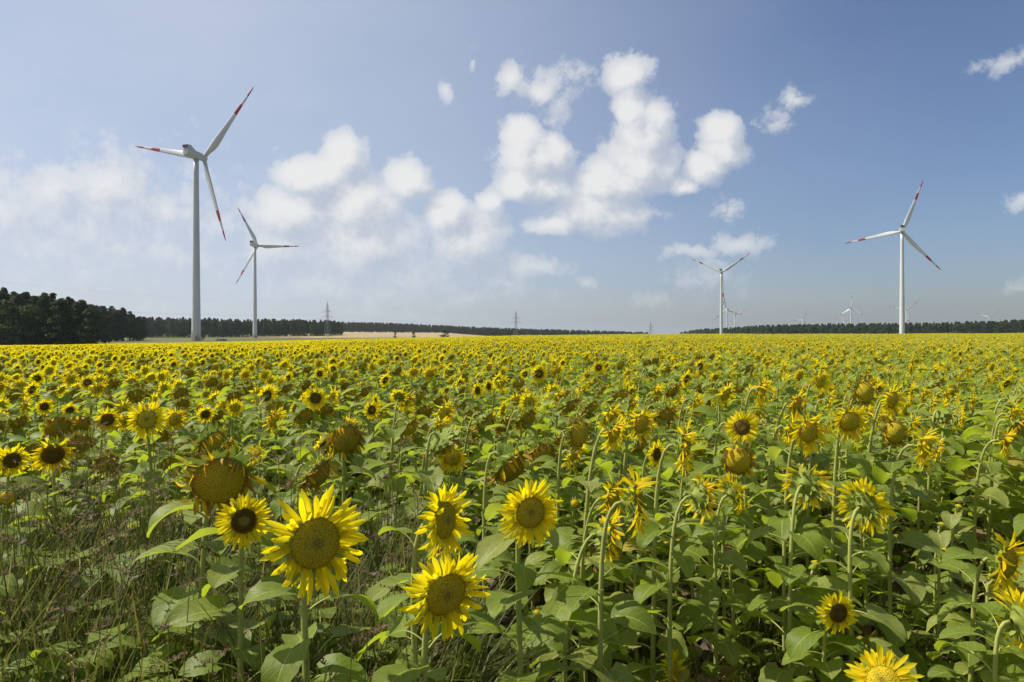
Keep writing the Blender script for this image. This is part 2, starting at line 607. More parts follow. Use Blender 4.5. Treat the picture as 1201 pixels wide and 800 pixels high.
az_full = np.radians(np.linspace(-180, 180, 241))
rings = np.concatenate([np.linspace(.0, 1.2, 3)[:-1] + .01, np.geomspace(1.2, 14, 60), np.geomspace(14.6, 9000, 110)])
terrain_sheet('ground', rings, az_full, 'soil', 0.0, None, 'dark brown soil between the sunflower stems', 'ground')
fine_az = np.radians(np.linspace(-60, 60, 161)); far_r = np.geomspace(150, 9000, 130)
terrain_sheet('soil', np.linspace(2.2, 12, 150), np.radians(np.linspace(-46, 46, 220)), 'soil', .03, None, 'crumbly dry soil showing between the nearest stems', 'soil', .07)
terrain_sheet('far_land', far_r, fine_az, 'far_land', .10, lambda u, y: (y > 620), 'distant land beyond the woods', 'land')
terrain_sheet('meadow', far_r, fine_az, 'meadow', .22, lambda u, y: (y > 199) & (y < 660), 'green grass strip behind the sunflower field on the left', 'meadow')
terrain_sheet('wheat_field', far_r, fine_az, 'wheat', .34, lambda u, y: (y > 560) & (y < 1200) & (u > -.40) & (u < -.02) & (y > 560 + np.clip(-.22 - u, 0, 1) * 700), 'pale tan stubble field below the far wood', 'field')

# ------------------------------------------------------------------ sunflower pieces
def leaf_geo(rng, L, W, pet, a0, droop, mt, rows=7, cols=5, fold=.25, wave=.05, petiole=True):
    """one heart-shaped leaf with its stalk; starts at the origin and grows along +X"""
    g = Geo()
    n = 5
    P = [np.zeros(3)]
    for i in range(n):
        an = a0 * (1 - i / n * .75)
        P.append(P[-1] + pet / n * np.array((math.cos(an), 0, math.sin(an))))
    if petiole:
        v, f, uv = tube(P, np.linspace(.0042, .003, n + 1) * (L / .2 + .3), 4 if rows > 4 else 3, False)
        g.add(v, f, 'stem', uv)
    p = P[-1].copy(); an = a0 * .2
    side = rng.uniform(-.35, .35)
    V, UV = [], []
    ph = rng.uniform(0, 6); roll = rng.uniform(-.25, .25)
    prof = []
    for i in range(rows):
        s = i / (rows - 1)
        w = W * .5 * 1.62 * (s + .03) ** .34 * max(0, 1 - s) ** .78 * (1 + (.07 if rows > 8 and i % 2 else 0))
        prof.append((p.copy(), w, an))
        step = L / (rows - 1)
        an2 = a0 * .2 - droop * (s ** .8)
        p = p + step * np.array((math.cos(an2), side * .25, math.sin(an2))); an = an2
    for i, (p, w, an) in enumerate(prof):
        s = i / (rows - 1)
        up = np.array((-math.sin(an), 0, math.cos(an)))
        for j in range(cols):
            t = 2 * j / (cols - 1) - 1
            back = .20 * L * abs(t) ** 1.4 * (1 - s) ** 4
            z = fold * abs(t) * w + wave * L * math.sin(ph + 7 * s + 2.2 * t) * abs(t) + roll * t * w
            q = p + np.array((0, 1, 0)) * w * t * (1 - .1 * abs(fold)) + up * z - back * np.array((math.cos(an), 0, math.sin(an)))
            V.append(q); UV.append((s, .5 + .5 * t))
    g.add(V, [q[::-1] for q in grid_faces(rows, cols)], mt, UV)
    return g


LR = random.Random(11)


def leaf_set(mt, n, rows, cols, petiole=True, dr=(.6, 1.5)):
    out = []
    for k in range(n):
        L = LR.uniform(.16, .2)
        out.append(leaf_geo(LR, L, L * LR.uniform(.9, 1.1), LR.uniform(.07, .12), LR.uniform(.5, 1.0), LR.uniform(*dr), mt, rows, cols, LR.uniform(.08, .38), LR.uniform(.02, .06), petiole))
    return out


LEAVES = {0: {'g': leaf_set('leaf_green', 14, 11, 5), 'p': leaf_set('leaf_pale', 6, 11, 5), 'y': leaf_set('leaf_yellow', 3, 7, 5), 'd': leaf_set('leaf_dry', 4, 7, 5, True, (1.6, 2.6))}}
LEAVES[1] = {k: leaf_set(m, n, 4, 3) for k, m, n in (('g', 'leaf_green', 5), ('p', 'leaf_pale', 3), ('y', 'leaf_yellow', 2), ('d', 'leaf_dry', 2))}
LEAVES[2] = {k: leaf_set(m, n, 3, 3, False) for k, m, n in (('g', 'leaf_green', 4), ('p', 'leaf_pale', 3), ('y', 'leaf_yellow', 1), ('d', 'leaf_dry', 1))}


def petal_geo(rng, L, W, curl, twist, mt, rows=6, cols=3):
    V, UV = [], []
    p = np.zeros(3); an = rng.uniform(-.1, .2)
    sw = rng.uniform(-.25, .25)
    for i in range(rows):
        s = i / (rows - 1)
        w = W * .5 * (.42 + 1.5 * s ** .7 * (1 - s) ** .55) * (1 if s < .995 else 0.05)
        if s > .99: w = W * .03
        tw = twist * s
        for j in range(cols):
            t = 2 * j / (cols - 1) - 1
            q = p + w * t * np.array((0, math.cos(tw), math.sin(tw))) + np.array((0, 0, 1)) * (.5 * abs(t) * w)
            V.append(q); UV.append((s, .5 + .5 * t))
        an -= curl / rows
        p = p + L / (rows - 1) * np.array((math.cos(an), sw * s, math.sin(an)))
    g = Geo(); g.add(V, grid_faces(rows, cols), mt, UV)
    return g


# unit-length petals, scaled when placed
PET = {
    'fresh': [petal_geo(LR, 1, LR.uniform(.15, .215), LR.uniform(-.4, 1.1), LR.uniform(-1.0, 1.0), 'petal', 7) for k in range(14)],
    'wilted': [petal_geo(LR, 1, LR.uniform(.13, .2), LR.uniform(-.9, 1.2), LR.uniform(-1.4, 1.4), 'petal_wilted' if k % 2 else 'petal', 7) for k in range(9)],
    'dry': [petal_geo(LR, 1, LR.uniform(.14, .24), LR.uniform(-1.5, 2.0), LR.uniform(-2.5, 2.5), 'petal_dry' if k % 3 else 'petal_wilted', 5) for k in range(8)],
}
PET1 = {
    'fresh': [petal_geo(LR, 1, LR.uniform(.34, .42), LR.uniform(-.3, .3), 0, 'petal', 4, 2) for k in range(4)],
    'wilted': [petal_geo(LR, 1, LR.uniform(.32, .42), LR.uniform(-.3, .8), LR.uniform(-.8, .8), 'petal_wilted' if k % 2 else 'petal', 4, 2) for k in range(4)],
    'dry': [petal_geo(LR, 1, LR.uniform(.25, .35), LR.uniform(-.6, 1.2), LR.uniform(-1, 1), 'petal_dry' if k % 2 else 'petal_wilted', 3, 2) for k in range(4)],
}


def disc_geo(R, bulge, mt, rings_=7, seg=22, dimple=0.0, florets=0, rng=LR):
    g = Geo()
    V, UV, F = [(0, 0, bulge - dimple)], [(0, 0)], []
    for i in range(1, rings_ + 1):
        r = i / rings_
        z = bulge * (1 - r ** 2.6) - dimple * max(0, 1 - r / .55) ** 1.3
        for k in range(seg):
            an = 2 * math.pi * k / seg
            V.append((R * r * math.cos(an), R * r * math.sin(an), z)); UV.append((r, 0))
    for k in range(seg): F.append((0, 1 + k, 1 + (k + 1) % seg))
    for i in range(rings_ - 1):
        a, b = 1 + i * seg, 1 + (i + 1) * seg
        for k in range(seg): F.append((a + k, b + k, b + (k + 1) % seg, a + (k + 1) % seg))
    g.add(V, F, mt, UV)
    return g


def floret_geo(R, bulge, mt, N_, dimple=0.0):
    g = Geo(); V, F, UV = [], [], []
    for n in range(N_):
        r = math.sqrt((n + .5) / N_); an = n * 2.399963
        z = bulge * (1 - r ** 2.6) - dimple * max(0, 1 - r / .55) ** 1.3
        c = np.array((R * r * math.cos(an), R * r * math.sin(an), z))
        nr = unit((math.cos(an) * r * bulge / R * 2.0, math.sin(an) * r * bulge / R * 2.0, 1))
        w = R * .042 * (.75 + .4 * r); hgt = R * (.035 + .06 * r)
        b = len(V)
        for k in range(3):
            q = an + k * 2.0944
            V.append(c + w * np.array((math.cos(q), math.sin(q), 0))); UV.append((r, 0))
        V.append(c + nr * hgt); UV.append((min(1, r + .2), 0))
        F += [(b, b + 1, b + 3), (b + 1, b + 2, b + 3), (b + 2, b, b + 3)]
    g.add(V, F, mt, UV)
    return g


def receptacle_geo(rng, R, depth, bracts=20, blen=.6, back=.5, seg=16):
    g = Geo()
    prof = [(.011, -depth - .012), (.02, -depth), (R * .55, -depth * .78), (R * .92, -depth * .4), (R * 1.06, -.002), (R * .98, .004)]
    V, F = [], []
    for (r, z) in prof:
        for k in range(seg):
            an = 2 * math.pi * k / seg; V.append((r * math.cos(an), r * math.sin(an), z))
    for i in range(len(prof) - 1):
        for k in range(seg):
            F.append((i * seg + k, i * seg + (k + 1) % seg, (i + 1) * seg + (k + 1) % seg, (i + 1) * seg + k))
    g.add(V, F, 'bract')
    for k in range(bracts):
        an = 2 * math.pi * (k + rng.uniform(-.3, .3)) / bracts
        L = R * blen * rng.uniform(.7, 1.2); w = R * .17
        tilt = rng.uniform(-.9, .5) * back
        b = []
        for i, (s, ww) in enumerate(((0, .8), (.4, 1.0), (.75, .5), (1, .04))):
            for t in (-1, 1):
                b.append((L * s, w * ww * t, -abs(tilt) * L * s * s * rng.uniform(.6, 1.2)))
        inner = k % 3 == 0
        M = Rz(an) @ T(R * (rng.uniform(.62, .8) if inner else rng.uniform(.9, 1.03)), 0, -depth * .68 if inner else rng.uniform(-depth * .4, -.003)) @ Ry(-rng.uniform(-.4, .6) + (.35 if inner else 0))
        g.add(b, grid_faces(4, 2), 'bract', None, M)
    return g


def head_parts(kind, rng, R, fdir, lod=0, sep=False, florets=False, disc=None):
    """pieces of one flower head in head space: disc faces +Z. fdir: facing, to know where down is"""
    F = frame(np.cross((0, 0, 1), fdir) if abs(fdir[2]) < .97 else (1, 0, 0), fdir)
    Fr = np.eye(4); Fr[:3, 2] = unit(fdir); Fr[:3, 0] = F[:3, 0]; Fr[:3, 1] = np.cross(Fr[:3, 2], Fr[:3, 0])
    grav = Fr[:3, :3].T @ np.array((0, 0, -1.0))
    parts = []
    if kind == 'bud':
        rec = receptacle_geo(rng, R, R * 1.0, 16 if lod == 0 else 8, 1.2, -.1, 10 if lod == 0 else 6)
        parts.append(('receptacle', rec, np.eye(4), False))
        parts.append(('disc', disc_geo(R * .9, R * .6, 'petal_wilted', 4, 10), np.eye(4), False))
        return Fr, parts
    full = lod == 0
    if kind == 'fresh':
        bulge, depth, npet, plen, gw, tilt = R * .28, R * .36, rng.randint(66, 76), (.8, 1.5), .16, (-.4, .6)
        dm = disc or rng.choice(['disc_fresh', 'disc_ring', 'disc_fresh', 'disc_dark'] if lod == 0 else ['disc_fresh', 'disc_ring', 'disc_fresh', 'disc_dark'])
        ps = 'fresh'
    elif kind == 'wilted':
        bulge, depth, npet, plen, gw, tilt = R * .5, R * .6, rng.randint(50, 60), (.7, 1.55), .6, (-.5, .7)
        dm = disc or rng.choice(['disc_ripe', 'disc_fresh', 'disc_ripe'])
        ps = 'wilted'
    else:
        bulge, depth, npet, plen, gw, tilt = R * .72, R * .5, rng.randint(34, 44), (.3, .85), .7, (-.4, .7)
        dm = disc or rng.choice(['disc_ripe', 'disc_brown', 'disc_brown', 'disc_ripe'])
        ps = 'dry'
    if lod == 1: npet = int(npet * .55)
    if lod == 2: npet = 9
    rec = receptacle_geo(rng, R, depth, (34, 12, 0)[lod], {'fresh': .65, 'wilted': .6, 'droop': .48}[kind], .8, (16, 8, 6)[lod])
    parts.append(('receptacle', rec, np.eye(4), False))
    dimp = R * .1 if kind == 'fresh' else 0
    parts.append(('disc', disc_geo(R, bulge, dm, (8, 4, 2)[lod], (26, 10, 7)[lod], dimp), np.eye(4), False))
    if florets and full:
        parts.append(('disc_florets', floret_geo(R, bulge, dm, 420, dimp), np.eye(4), True))
    ring = Geo()
    for k in range(npet):
        an = 2 * math.pi * (k + rng.uniform(-.35, .35)) / npet
        rad = np.array((math.cos(an), math.sin(an), 0))
        tl = rng.uniform(*tilt)
        if k % 2 and kind == 'fresh': tl -= .15
        d = rad * math.cos(tl) + np.array((0, 0, math.sin(tl))) + grav * gw * rng.uniform(.5, 1.3)
        # shrivelled petals hang outside the disc, never through it
        if d[:2] @ rad[:2] < .12: d = d + rad * (.2 - d[:2] @ rad[:2])
        pl = R * rng.uniform(*plen) * (1.7 if lod == 2 and kind == 'fresh' else 1.0) * (.8 if lod == 2 else 1)
        M = frame(d, np.array((0, 0, 1.0)) + rad * -.2)
        wv = rng.uniform(.85, 1.15) * (1.6 if lod == 2 else 1.0)
        M = M @ S(pl, R * 1.2 * wv, R * 1.2)
        M[:3, 3] = rad * R * rng.uniform(.94, 1.02) + np.array((0, 0, rng.uniform(-.004, .003)))
        pg = rng.choice((PET if full else PET1)[ps])
        if sep: parts.append(('petal', pg, M, False))
        else: ring.merge(pg, M)
    if not sep and npet: parts.append(('petal_ring', ring, np.eye(4), True))
    return Fr, parts


def plant(kind, rng, base, hp, fdir, R, lod=0, sep=False, florets=False, disc=None, nleaf=11, lsc=1.0, low=.2, stem_r=.0092):
    """pieces of one sunflower: [(name, geo, matrix, is_stuff, children)], coordinates relative to base"""
    hp = np.asarray(hp, float) - np.asarray(base, float)
    f = unit(fdir)
    H = hp[2]
    out = []
    depth = R * (1.0 if kind == 'bud' else .55)
    A = hp - f * (depth + .008)
    neck = {'fresh': .13, 'wilted': .13, 'droop': .15, 'bud': .06}[kind] * rng.uniform(.7, 1.3)
    lean = np.array((rng.uniform(-.09, .09), rng.uniform(-.09, .09), 0))
    P = bezier((0, 0, 0), np.array((0, 0, H * .6)) + lean, A - f * neck + np.array((0, 0, .015 if f[2] > -.3 else .03)), A, (14, 7, 4)[lod])
    # densify the neck
    n = len(P)
    R0 = stem_r * (.75 + .35 * H / 1.5)
    rad = np.interp(np.linspace(0, 1, n), [0, .5, .85, 1], [R0 * 1.2, R0, R0 * .72, R0 * .8])
    v, fc, uv = tube(P, rad, (8, 5, 3)[lod])
    g = Geo(); g.add(v, fc, 'stem', uv)
    out.append(('stem', g, np.eye(4), False, []))
    ph = rng.uniform(0, 6.28)
    seglen = np.concatenate([[0], np.cumsum(np.linalg.norm(np.diff(P, axis=0), axis=1))])
    tot = seglen[-1]
    for k in range(nleaf):
        s = low + (.95 - low) * max(0.0, (k + rng.uniform(-.25, .25)) / max(1, nleaf - 1)) ** .85
        s = min(max(s, .05), .965)
        q = np.array([np.interp(s * tot, seglen, P[:, i]) for i in range(3)])
        an = ph + k * 2.4 + rng.uniform(-.4, .4)
        sc = lsc * rng.uniform(.8, 1.15) * float(np.interp(s, [0, .25, .6, .85, 1], [.75, 1.05, 1.15, 1.0, .72]))
        r = rng.random()
        key = 'g' if r < .72 else 'p'
        if s < .34 and rng.random() < .3: key = rng.choice('yddy')
        elif rng.random() < .008: key = 'y'
        lg = rng.choice(LEAVES[lod][key])
        M = T(*q) @ Rz(an) @ Rx(rng.uniform(-.25, .25)) @ Ry(rng.uniform(-.3, .4)) @ S(sc)
        out.append(('leaf', lg, M, False, []))
    Fr, hpz = head_parts(kind, rng, R, f, lod, sep, florets, disc)
    Mh = T(*hp) @ Fr @ Rz(0)
    rec = hpz[0]
    out.append(('flower_head', rec[1], Mh, False, hpz[1:]))
    return out


def joined(parts):
    g = Geo()
    for (nm, pg, M, st, ch) in parts:
        g.merge(pg, M)
        for (n2, g2, M2, s2) in ch: g.merge(g2, M @ M2)
    return g


PART_LABEL = {}


def place(name, parts, base, label, cat, group, rot=0.0, sc=1.0):
    root = bpy.data.objects.new(name, None)
    root.empty_display_size = .1
    COL.objects.link(root)
    root.matrix_basis = Matrix((T(*base) @ Rz(rot) @ S(sc)).tolist())
    tag(root, label, cat, group)
    for (nm, pg, M, st, ch) in parts:
        o = link(nm, pg.mesh(nm), root, M)
        if st: o['kind'] = 'stuff'
        for (n2, g2, M2, s2) in ch:
            c = link(n2, g2.mesh(n2), o, M2)
            if s2: c['kind'] = 'stuff'
    return root


def at(px, py, d):
    """point at forward distance d seen at a photo pixel"""
    return np.array(((px - CX) / FPX * d, d, EYE + (HY - py) / FPX * d))


def project(p):
    return CX + FPX * p[0] / p[1], HY - FPX * (p[2] - EYE) / p[1]


# column, row, size in pixels, real size, kind, turn (0 = to camera, + = to the right), pitch, disc, label, short anchor name
HERO = [
    (370, 637, 128, .27, 'fresh', 22, 4, 'disc_fresh', 'largest open sunflower, bright yellow ragged petals round a broad olive disc', 'the largest open sunflower'),
    (286, 611, 63, .165, 'fresh', 4, 8, 'disc_ring', 'small open sunflower with dark brown ring and green centre, left of largest bloom', 'the small ring-centred bloom'),
    (523, 697, 110, .25, 'fresh', 26, -8, 'disc_fresh', 'big open sunflower low in the centre foreground, tilted with broad drooping lower petals', 'the big low centre bloom'),
    (622, 601, 78, .22, 'fresh', 24, 4, 'disc_fresh', 'open sunflower with pointed petals on straight stem right of the sideways bloom', 'the pointed-petal centre bloom'),
    (522, 610, 92, .24, 'fresh', 58, 4, 'disc_fresh', 'open sunflower turned sideways to the right, above the big low centre bloom', 'the sideways centre bloom'),
    (258, 563, 68, .2, 'droop', 8, -26, 'disc_ripe', 'fat bowed sunflower head without petals, yellow olive, above the ring-centred bloom', 'the fat bowed head'),
    (172, 492, 45, .21, 'fresh', 4, 8, 'disc_fresh', 'tall open sunflower facing the camera, standing clear above the crop on the left', 'the tall left bloom'),
    (870, 501, 41, .21, 'fresh', -4, 8, 'disc_dark', 'round open sunflower facing the camera among wilted heads right of centre', 'the round right bloom'),
    (866, 540, 34, .16, 'droop', 16, -6, 'disc_ripe', 'petal-less olive dome head directly below the round right bloom', 'the olive dome head'),
    (860, 578, 52, .22, 'fresh', 118, 20, 'disc_fresh', 'sunflower seen from behind, petals fanned to the right, below the olive dome head', 'the fanned back-turned bloom'),
    (1013, 592, 66, .24, 'fresh', 152, 12, 'disc_fresh', 'bright sunflower seen from the back with spiky petals and green calyx, right foreground', 'the spiky back-turned bloom'),
    (945, 568, 50, .2, 'wilted', 158, 0, None, 'wilted sunflower seen from behind with hanging orange petals, left of spiky back-turned bloom', 'the wilted back-turned head'),
    (822, 582, 52, .2, 'wilted', 118, -4, None, 'wilted sunflower with pale arched neck and green back, left of fanned back-turned bloom', 'the arched green-backed head'),
    (745, 588, 70, .23, 'wilted', 92, 4, None, 'sunflower in exact side view with long yellow petals trailing down', 'the side-view trailing bloom'),
    (718, 586, 46, .19, 'wilted', 62, 0, None, 'wilted sunflower peering out left of the side-view trailing bloom', 'the peering wilted bloom'),
    (713, 628, 60, .21, 'wilted', 100, -8, None, 'wilted sunflower on curved pale stem with orange petals hanging straight down', 'the straight-hanging wilted head'),
    (983, 719, 50, .17, 'fresh', 34, 2, 'disc_dark', 'small open sunflower with dark disc, low among leaves at lower right', 'the small low right bloom'),
    (1036, 800, 80, .23, 'fresh', -6, 38, 'disc_fresh', 'open sunflower at the bottom edge showing only its upper petals', 'the bottom-edge bloom'),
    (790, 788, 52, .2, 'fresh', 72, 4, 'disc_fresh', 'open sunflower cut by the bottom edge, seen sideways', 'the cut-off sideways bloom'),
    (1196, 728, 74, .23, 'fresh', 128, 4, 'disc_fresh', 'bright sunflower cut by the right edge, back turned, at lower right', 'the right-edge lower bloom'),
    (1180, 660, 66, .23, 'wilted', 72, -6, None, 'wilted sunflower on a thick leaning stem near the right edge', 'the thick-stemmed right wilted head'),
    (62, 533, 42, .2, 'wilted', 6, -16, 'disc_dark', 'sunflower with dark broad disc and short petals beside the left-edge bloom', 'the dark-disced left bloom'),
    (14, 540, 40, .2, 'fresh', 12, -6, 'disc_dark', 'open sunflower at the left edge with folded petals across its disc', 'the left-edge bloom'),
    (94, 520, 28, .15, 'droop', 14, -28, 'disc_brown', 'dark petal-less head touching the dark-disced left bloom', 'the dark left head'),
    (8, 583, 22, .1, 'bud', 10, 20, None, 'half-open yellow sunflower bud at the left edge above the weeds', 'the left-edge bud'),
    (405, 515, 40, .19, 'droop', 10, -24, 'disc_brown', 'bowed brown sunflower head seen flat, above and right of the largest bloom', 'the flat bowed brown head'),
    (519, 519, 40, .19, 'droop', 120, -50, 'disc_brown', 'nodding sunflower head with brown shrivelled fringe, above the sideways bloom', 'the fringed nodding head'),
    (597, 546, 50, .2, 'droop', 66, -42, 'disc_brown', 'long nodding brown head on hooked stem, above the pointed-petal bloom', 'the hooked brown head'),
    (370, 556, 44, .19, 'droop', 62, -40, 'disc_brown', 'nodding head with shrivelled fringe just above the largest open bloom', 'the fringed head above'),
    (246, 520, 38, .19, 'droop', 52, -34, 'disc_ripe', 'olive nodding head on arched stem, above the fat bowed head', 'the olive arched head'),
    (678, 508, 36, .18, 'droop', 58, -4, 'disc_ripe', 'orange petal-less head in side view, centre, above its drooping neighbour', 'the orange side head'),
    (672, 534, 32, .17, 'wilted', 60, -30, None, 'drooping orange sunflower just under the orange side head', 'the drooping orange neighbour'),
    (720, 508, 42, .19, 'wilted', 64, -18, None, 'wilted sunflower with one hanging petal tail, right of the orange side head', 'the petal-tailed head'),
    (752, 497, 38, .19, 'wilted', 42, -10, None, 'wilted yellow sunflower with petals spread on top, right of petal-tailed head', 'the top-spread wilted head'),
    (802, 523, 52, .21, 'wilted', 84, -4, None, 'yellow sunflower in side view with thick petal curtain, left of round right bloom', 'the petal-curtain head'),
    (770, 533, 34, .18, 'fresh', 52, 0, 'disc_dark', 'half-turned sunflower behind a pale bent stem, left of petal-curtain head', 'the bent-stem bloom'),
    (948, 506, 46, .2, 'wilted', 42, -4, 'disc_ripe', 'big olive disc with wilted fringe, right of the round right bloom', 'the big olive right disc'),
    (996, 494, 42, .19, 'wilted', 32, -10, 'disc_ripe', 'wilted olive head with yellow hanging petals, right of the big olive disc', 'the olive hanging head'),
    (1049, 507, 30, .17, 'droop', 40, 6, 'disc_ripe', 'smooth oval olive head without petals, right side of the field', 'the smooth oval head'),
    (1084, 524, 46, .2, 'wilted', 74, -4, None, 'curled yellow sunflower in side view right of the smooth oval head', 'the curled right bloom'),
    (1046, 469, 34, .19, 'wilted', 54, -8, None, 'bright wilted sunflower above the smooth oval head', 'the bright wilted right head'),
    (1014, 460, 28, .18, 'droop', 44, 6, 'disc_ripe', 'olive head turned right, above the olive hanging head', 'the upper olive head'),
    (956, 540, 34, .2, 'droop', 160, -50, None, 'broad nodding head seen from behind, under the big olive right disc', 'the broad nodding back'),
    (468, 465, 24, .19, 'fresh', 165, 36, None, 'tall thin-stemmed sunflower turned away, upper centre left', 'the thin-stemmed turned-away bloom'),
    (560, 458, 19, .18, 'fresh', 42, 4, 'disc_dark', 'left one of two small blooms side by side in the upper middle', 'the left twin bloom'),
    (573, 453, 18, .18, 'fresh', 48, 6, 'disc_dark', 'right one of two small blooms side by side in the upper middle', 'the right twin bloom'),
    (370, 467, 29, .2, 'fresh', 8, 6, 'disc_dark', 'open bloom with dark round disc above the flat bowed brown head', 'the dark round upper bloom'),
    (674, 590, 12, .06, 'bud', 0, 35, None, 'tiny yellow opening bud right of the pointed-petal centre bloom', 'the tiny yellow bud'),
    (52, 477, 20, .19, 'fresh', 6, 0, 'disc_dark', 'small open bloom with dark eye high at the far left', 'the upper far-left bloom'),
    (82, 481, 18, .18, 'fresh', 4, -10, 'disc_dark', 'small open bloom right beside the upper far-left bloom', 'the second upper left bloom'),
    (126, 492, 26, .19, 'wilted', 10, -14, 'disc_dark', 'short-petalled sunflower with dark disc left of the tall left bloom', 'the short-petalled left head'),
    (68, 500, 28, .18, 'droop', 10, -22, 'disc_brown', 'bowed olive head with fringe, left of another, above the dark-disced left bloom', 'the fringed olive left head'),
    (91, 499, 27, .18, 'droop', 14, -22, 'disc_brown', 'bowed olive head right of its fringed twin, above the dark-disced left bloom', 'the right olive left head'),
    (241, 486, 22, .18, 'fresh', 16, -10, 'disc_dark', 'yellow bloom with tilted dark disc right of the tall left bloom', 'the tilted-disc bloom'),
    (276, 478, 21, .18, 'fresh', 20, 4, 'disc_fresh', 'pale-centred bloom on visible stem, above the olive arched head', 'the pale-centred bloom'),
    (300, 531, 24, .16, 'fresh', 20, 48, None, 'upward-facing yellow bloom among leaves above the largest bloom', 'the upward-facing bloom'),
    (893, 458, 34, .2, 'wilted', 70, -14, None, 'drooping bright yellow sunflower above and right of the round right bloom', 'the drooping yellow head'),
    (934, 474, 34, .2, 'wilted', 66, -14, None, 'ragged yellow sunflower above the big olive right disc', 'the ragged yellow head'),
    (962, 446, 26, .19, 'wilted', 46, -6, None, 'small yellow-fringed head high on the right above ragged yellow head', 'the high yellow-fringed head'),
]


def leaf_hides(base, M, rot, sc, skip=None):
    """does this leaf stand in the line of sight to one of the named heads?"""
    W = T(*base) @ Rz(rot) @ S(sc) @ M
    for t_ in (.06, .14, .22):
        w = W @ np.array((t_, 0, .03, 1))
        if w[1] < .3: continue
        qx, qy = project(w)
        for (hx, hy, D, real, *_r) in HERO:
            if w[1] < real * FPX / D - .01 and math.hypot(qx - hx, qy - hy) < D * .5 + .07 * FPX / w[1] * .6: return True
    return False


def make_hero():
    recs = []
    for i, (px, py, D, real, kind, yaw, pitch, disc, label, short) in enumerate(HERO):
        rng = random.Random(100 + i)
        d = real * FPX / D
        p = at(px, py, d)
        c = unit((-p[0], -p[1], 0)); r = np.array((-c[1], c[0], 0))
        ya, pa = math.radians(yaw), math.radians(pitch)
        f = math.cos(pa) * (math.cos(ya) * c + math.sin(ya) * r) + np.array((0, 0, math.sin(pa)))
        ratio = {'fresh': 4.35, 'wilted': 3.5, 'droop': 2.25, 'bud': 2.4}[kind]
        R = real / ratio
        off = {'fresh': .10, 'wilted': .16, 'droop': .17, 'bud': .02}[kind]
        bx, by = p[0] - f[0] * off, p[1] - f[1] * off
        gzv = gz(bx, by)
        near = d < 3.4
        parts = plant(kind, rng, (bx, by, gzv), p, f, R, 0, near and kind != 'bud', near and kind != 'bud', disc,
                      nleaf=rng.randint(18, 21) if kind != 'bud' else 10, lsc=.8 if d > 2.4 else .78, low=.24, stem_r=.0092)
        # no leaf right in front of a hero face
        keep = []
        for q in parts:
            if q[0] == 'leaf':
                w = q[2][:3, 3] + np.array((bx, by, gzv))
                tip = w + q[2][:3, 0] * .2
                if leaf_hides((bx, by, gzv), q[2], 0, 1): continue
                if unit(tip - p) @ unit(-p + np.array((0, 0, EYE))) > .55 and tip[2] > p[2] - .16: continue
            keep.append(q)
        place('sunflower', keep, (bx, by, gzv), label, 'sunflower', 'sunflowers in the field')
        recs.append(dict(x=bx, y=by, px=px, py=py, r=D * .5, d=d, short=short, kind=kind))
    return recs


recs = make_hero()


# ---- other sunflowers near enough to tell apart: variants built once, then copied
def weedy(x, y):
    """patches where weeds have crowded out the crop"""
    if 1.0 < y < 4.1 and x / y < -.17 and x > -4: return True
    if y < 3.5 and -.3 < x / y <= -.12: return True
    if ((x + 2.0) / 1.3) ** 2 + ((y - 9.6) / 1.5) ** 2 < 1: return True
    return False


def variant(kind, k, lod=0):
    rng = random.Random(1000 + 37 * k + {'fresh': 1, 'wilted': 2, 'droop': 3, 'bud': 4}[kind])
    H = {'fresh': rng.uniform(1.36, 1.5), 'wilted': rng.uniform(1.3, 1.45), 'droop': rng.uniform(1.26, 1.42), 'bud': rng.uniform(.85, 1.08)}[kind]
    pitch = math.radians({'fresh': rng.uniform(-26, 8), 'wilted': rng.uniform(-32, -4), 'droop': rng.uniform(-58, -22), 'bud': rng.uniform(20, 70)}[kind])
    f = np.array((math.cos(pitch), 0, math.sin(pitch)))
    R = {'fresh': rng.uniform(.042, .052), 'wilted': rng.uniform(.052, .062), 'droop': rng.uniform(.06, .08), 'bud': rng.uniform(.018, .026)}[kind]
    off = {'fresh': .10, 'wilted': .16, 'droop': .17, 'bud': .02}[kind]
    return plant(kind, rng, (0, 0, 0), (off, 0, H), f, R, lod, False, False, None,
                 nleaf=(rng.randint(20, 23), 15, 11)[lod] if kind != 'bud' else (14, 10, 7)[lod], lsc=.88 if kind != 'bud' else .78, low=(.12, .3, .5)[lod])


NV = {'fresh': 6, 'wilted': 7, 'droop': 9, 'bud': 6}
VARS = {k: [variant(k, i) for i in range(n)] for k, n in NV.items()}


def face_rot(rng):
    """heads look to the right and a little back towards the camera"""
    return math.pi / 2 - math.radians(122 + rng.gauss(0, 22))


def mix_kind(rng, x, y):
    u = x / y
    r = rng.random()
    if y < 4.4: return 'bud'
    petals = np.interp(y, [4, 9, 16, 35, 70], [.17, .21, .34, .54, .64])
    wil = np.interp(y, [4, 20, 60], [.3, .25, .18]) + max(0, u) * .35
    petals = petals * (1 if u > -.25 else 1.15)
    if r < petals: return 'fresh'
    if r < petals + wil: return 'wilted'
    return 'droop'


NEAR_Y = 8.9
FILL = []


